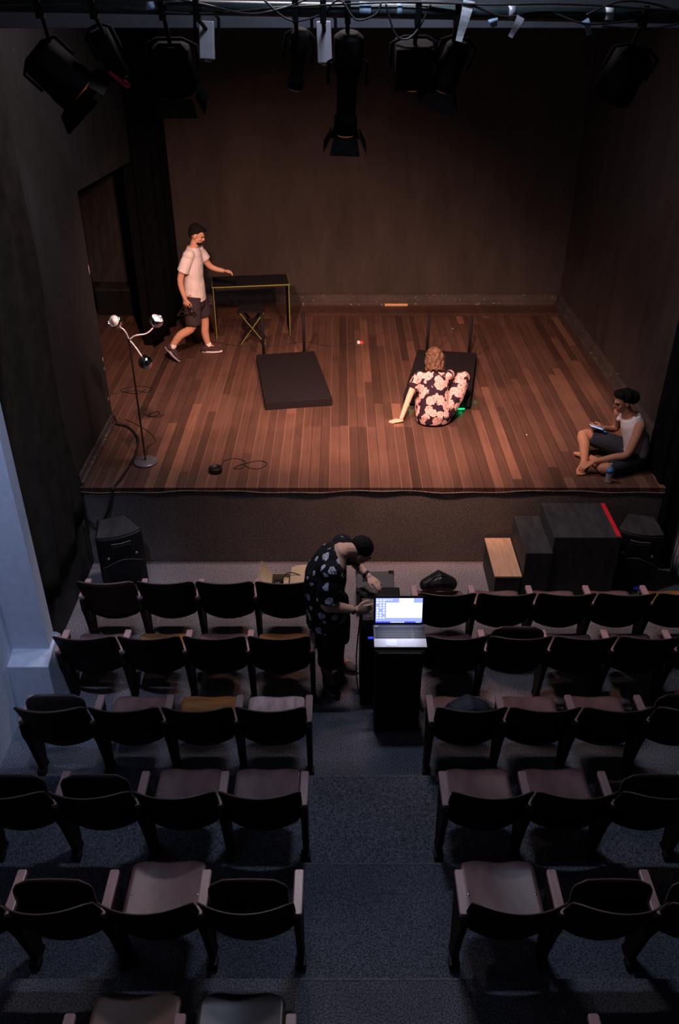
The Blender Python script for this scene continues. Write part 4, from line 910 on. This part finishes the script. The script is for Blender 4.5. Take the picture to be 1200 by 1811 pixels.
part('hair', b, M_['hairblack'], root, voxel=.006, sm=1, disp=.022, dscale=.022)
b = B(); b.tube([(3.03, 7.68, z + .08), (3.045, 7.69, z + .18), (3.02, 7.72, z + .32), (2.97, 7.76, z + .44), (2.945, 7.77, z + .505)], [(.175, .135), (.168, .128), (.182, .130), (.172, .118), (.135, .10)], 18, side=(.25, 1, 0), round_=False)
for s_ in (SN, SF): c_ = s_.lerp(V((2.94, 7.77, z + .50)), .52); b.tube([c_ + V((-.055, 0, -.05)), c_ + V((-.01, 0, .035)), c_ + V((.06, 0, -.05))], [(.038, .022)] * 3, 10, side=(.25, 1, 0))
cloth('tank_top', b, M_['shirtwhite'], root, .007, 5, disp=.010)
b = B(); b.tube([(3.03, 7.68, z + .045), (3.035, 7.68, z + .16)], [(.19, .15), (.18, .14)], 16, side=(.25, 1, 0), round_=False)
b.tube([HF, HF.lerp(KF, .5), HF.lerp(KF, .88)], [.115, .102, .092], 14, round_=False)
b.tube([HN + V((0, 0, .01)), HN.lerp(KN, .5), HN.lerp(KN, .95)], [.105, .10, .090], 14, round_=False)
sh_ = cloth('shorts', b, M_['shortsblue'], root, .008, 5, disp=.010)
b = B().box(-.075, .075, -.037, .037, -.004, .004, Matrix.Translation((2.645, 7.855, z + .335)) @ Matrix.Rotation(R(18), 4, 'Y') @ Matrix.Rotation(R(-10), 4, 'X'))
o = empty('phone', (2.645, 7.855, z + .335)); tag(o, 'phone with a lit blue-white screen in the seated man\'s hand', 'phone'); part('phone_body', b, M_['black'], o, bev=.003)
part('screen', B().box(-.068, .068, -.034, .034, .0042, .0055, Matrix.Translation((2.645, 7.855, z + .335)) @ Matrix.Rotation(R(18), 4, 'Y') @ Matrix.Rotation(R(-10), 4, 'X')), M_['phone'], o)
tag(part('bottle_cap', B().lathe((2.74, 7.845, z + .287), [(.018, 0), (.018, .014), (.001, .016)], 16), M_['cap'], smooth=True), 'blue bottle cap resting on the seated man\'s shorts', 'bottle cap')
# bottle
o = empty('water_bottle', (2.672, 7.30, z)); tag(o, 'small clear plastic water bottle with blue label on the stage edge', 'bottle')
part('bottle_body', B().lathe((2.672, 7.30, z), [(.024, 0), (.031, .006), (.029, .03), (.031, .05), (.030, .10), (.031, .15), (.026, .175), (.013, .195), (.0125, .205), (.0125, .212)], 24), M_['bottle'], o, smooth=True)
part('label_band', B().lathe((2.672, 7.30, z + .115), [(.0315, 0), (.0315, .045)], 24), M_['label'], o, smooth=True)
part('neck_ring', B().lathe((2.672, 7.30, z + .205), [(.014, 0), (.014, .012), (.001, .013)], 16), M_['housing'], o, smooth=True)

# --- technician standing at the laptop
root = person('man in black floral shirt and dark shorts standing in the aisle, bent over the laptop', (-.03, 5.4, 0))
HC = V((.160, 5.43, 1.355)); F = frame((.68, .10, -.73), (.70, .06, .70))
b = B(); head_geo(b, HC, F, 1.03)
b.tube([(.0, 5.36, 1.375), (.06, 5.38, 1.41), (.12, 5.40, 1.39)], [.066, .060, .056], 12)
b.tube([(-.10, 5.40, .86), (-.12, 5.39, 1.05), (-.09, 5.37, 1.22), (-.03, 5.36, 1.36), (.01, 5.36, 1.41)], [(.17, .12), (.165, .125), (.18, .13), (.16, .09), (.08, .06)], 16, side=(-.15, 1, 0))
SN, SF = V((-.06, 5.17, 1.33)), V((.02, 5.56, 1.35)); EN, WN = V((-.10, 5.12, 1.07)), V((.125, 5.15, 1.0)); EF, WF = V((.12, 5.66, 1.10)), V((.235, 5.56, 1.02))
limb(b, [SN, SN.lerp(EN, .5), EN, EN.lerp(WN, .35), WN], [.058, .052, .046, .044, .030]); limb(b, [SF, EF, WF], [.056, .044, .028])
hand(b, WN, (1, .05, .02), (.0, -.6, .8), (.1, .2, 1), .25, 1.05, curls=[.1, .45, .5, .55])
hand(b, WF, (.7, -.55, -.3), (.2, .1, 1), (-.6, -.7, 0), .25, 1.0)
HN, KN, AN = V((-.07, 5.30, .86)), V((-.072, 5.31, .47)), V((-.105, 5.36, .10)); HF, KF, AF = V((-.05, 5.50, .86)), V((-.02, 5.56, .47)), V((.0, 5.60, .10))
limb(b, [HN, KN, KN.lerp(AN, .35) + V((-.02, .0, 0)), AN], [.10, .066, .064, .040]); limb(b, [HF, KF, KF.lerp(AF, .35), AF], [.10, .066, .062, .040])
b.tube([AN, (-.06, 5.30, .05)], .038, 10); b.tube([AF, (.06, 5.58, .05)], .038, 10)
bodypart(b, M_['skindim'], root); face_parts(root, HC, F, 1.03)
b = B(); at = lambda x, y, zz: HC + F @ V((x, y, zz))
b.ell(at(0, -.024, .045), (.086, .096, .088), F, 3).ell(at(0, -.06, -.01), (.076, .055, .07), F, 3)
part('hair', b, M_['hairblack'], root, voxel=.006, sm=1, disp=.008, dscale=.02)
b = B().ell(at(0, .035, -.08), (.056, .05, .034), F, 3); part('beard', b, M_['hairblack'], root, voxel=.005, sm=1, disp=.006, dscale=.015)
b = B(); b.tube([(-.10, 5.40, .70), (-.115, 5.40, .88), (-.125, 5.39, 1.02), (-.105, 5.375, 1.18), (-.06, 5.365, 1.31), (-.025, 5.36, 1.385), (-.005, 5.36, 1.40)], [(.225, .170), (.215, .165), (.205, .165), (.212, .165), (.195, .125), (.135, .09), (.11, .08)], 20, side=(-.15, 1, 0), round_=False)
b.ell(SN + V((0, .02, 0)), (.092, .092, .088)).ell(SF + V((0, -.02, 0)), (.088, .088, .084))
b.tube([SN + V((0, .05, 0)), SN.lerp(EN, .35), SN.lerp(EN, .85)], [.080, .090, .098], 14, round_=False); b.tube([SF + V((0, -.05, 0)), SF.lerp(EF, .35), SF.lerp(EF, .75)], [.076, .082, .088], 14, round_=False)
cloth('floral_shirt', b, M_['shirtfloral'], root, .008, 5, disp=.016)
b = B(); b.tube([(-.09, 5.40, .66), (-.095, 5.40, .92)], [(.20, .155), (.20, .15)], 16, side=(-.15, 1, 0), round_=False)
b.tube([HN + V((0, 0, -.03)), KN + V((0, 0, .1)), KN + V((.0, .01, -.16))], [.128, .120, .108], 14, round_=False); b.tube([HF + V((0, 0, -.03)), KF + V((0, 0, .1)), KF + V((.0, .01, -.12))], [.125, .115, .104], 14, round_=False)
cloth('shorts', b, M_['shortsnavy'], root, .009, 5, disp=.016)
s1 = shoe('shoe', root, (-.125, 5.43, .0), (-.005, 5.19, .0), AN, M_['shoeblack'], M_['shoeblack'], .050)
s2 = shoe('shoe', root, (-.03, 5.62, .0), (.165, 5.52, .0), AF, M_['shoegrey'], M_['solegrey'], .048)
b = B().tube(cr([(-.145, 5.33, .085), (-.120, 5.27, .052), (-.085, 5.215, .045), (-.050, 5.185, .058), (-.058, 5.205, .060)], 5), [.003] * 21, 6)
pts = cr([(-.142, 5.36, .080, .003), (-.128, 5.30, .060, .007), (-.098, 5.24, .050, .011), (-.062, 5.195, .056, .009), (-.040, 5.185, .062, .003)], 5)
b = B().tube([p[:3] for p in pts], [p[3] for p in pts], 8); tag(part('shoe_stripe', b, M_['swoosh'], root, smooth=True), 'pale blue swoosh on the shoe')
for w, d in ((WN - V((.018, 0, -.001)), V((1, .1, -.2))), (WF - V((.02, -.015, -.01)), V((.7, -.5, -.3)))):
    d.normalize(); part('bracelet', B().lathe(w - d * .012, [(.033, 0), (.0355, .004), (.0355, .018), (.033, .022)], 18, d), M_['rubber'], root, smooth=True)
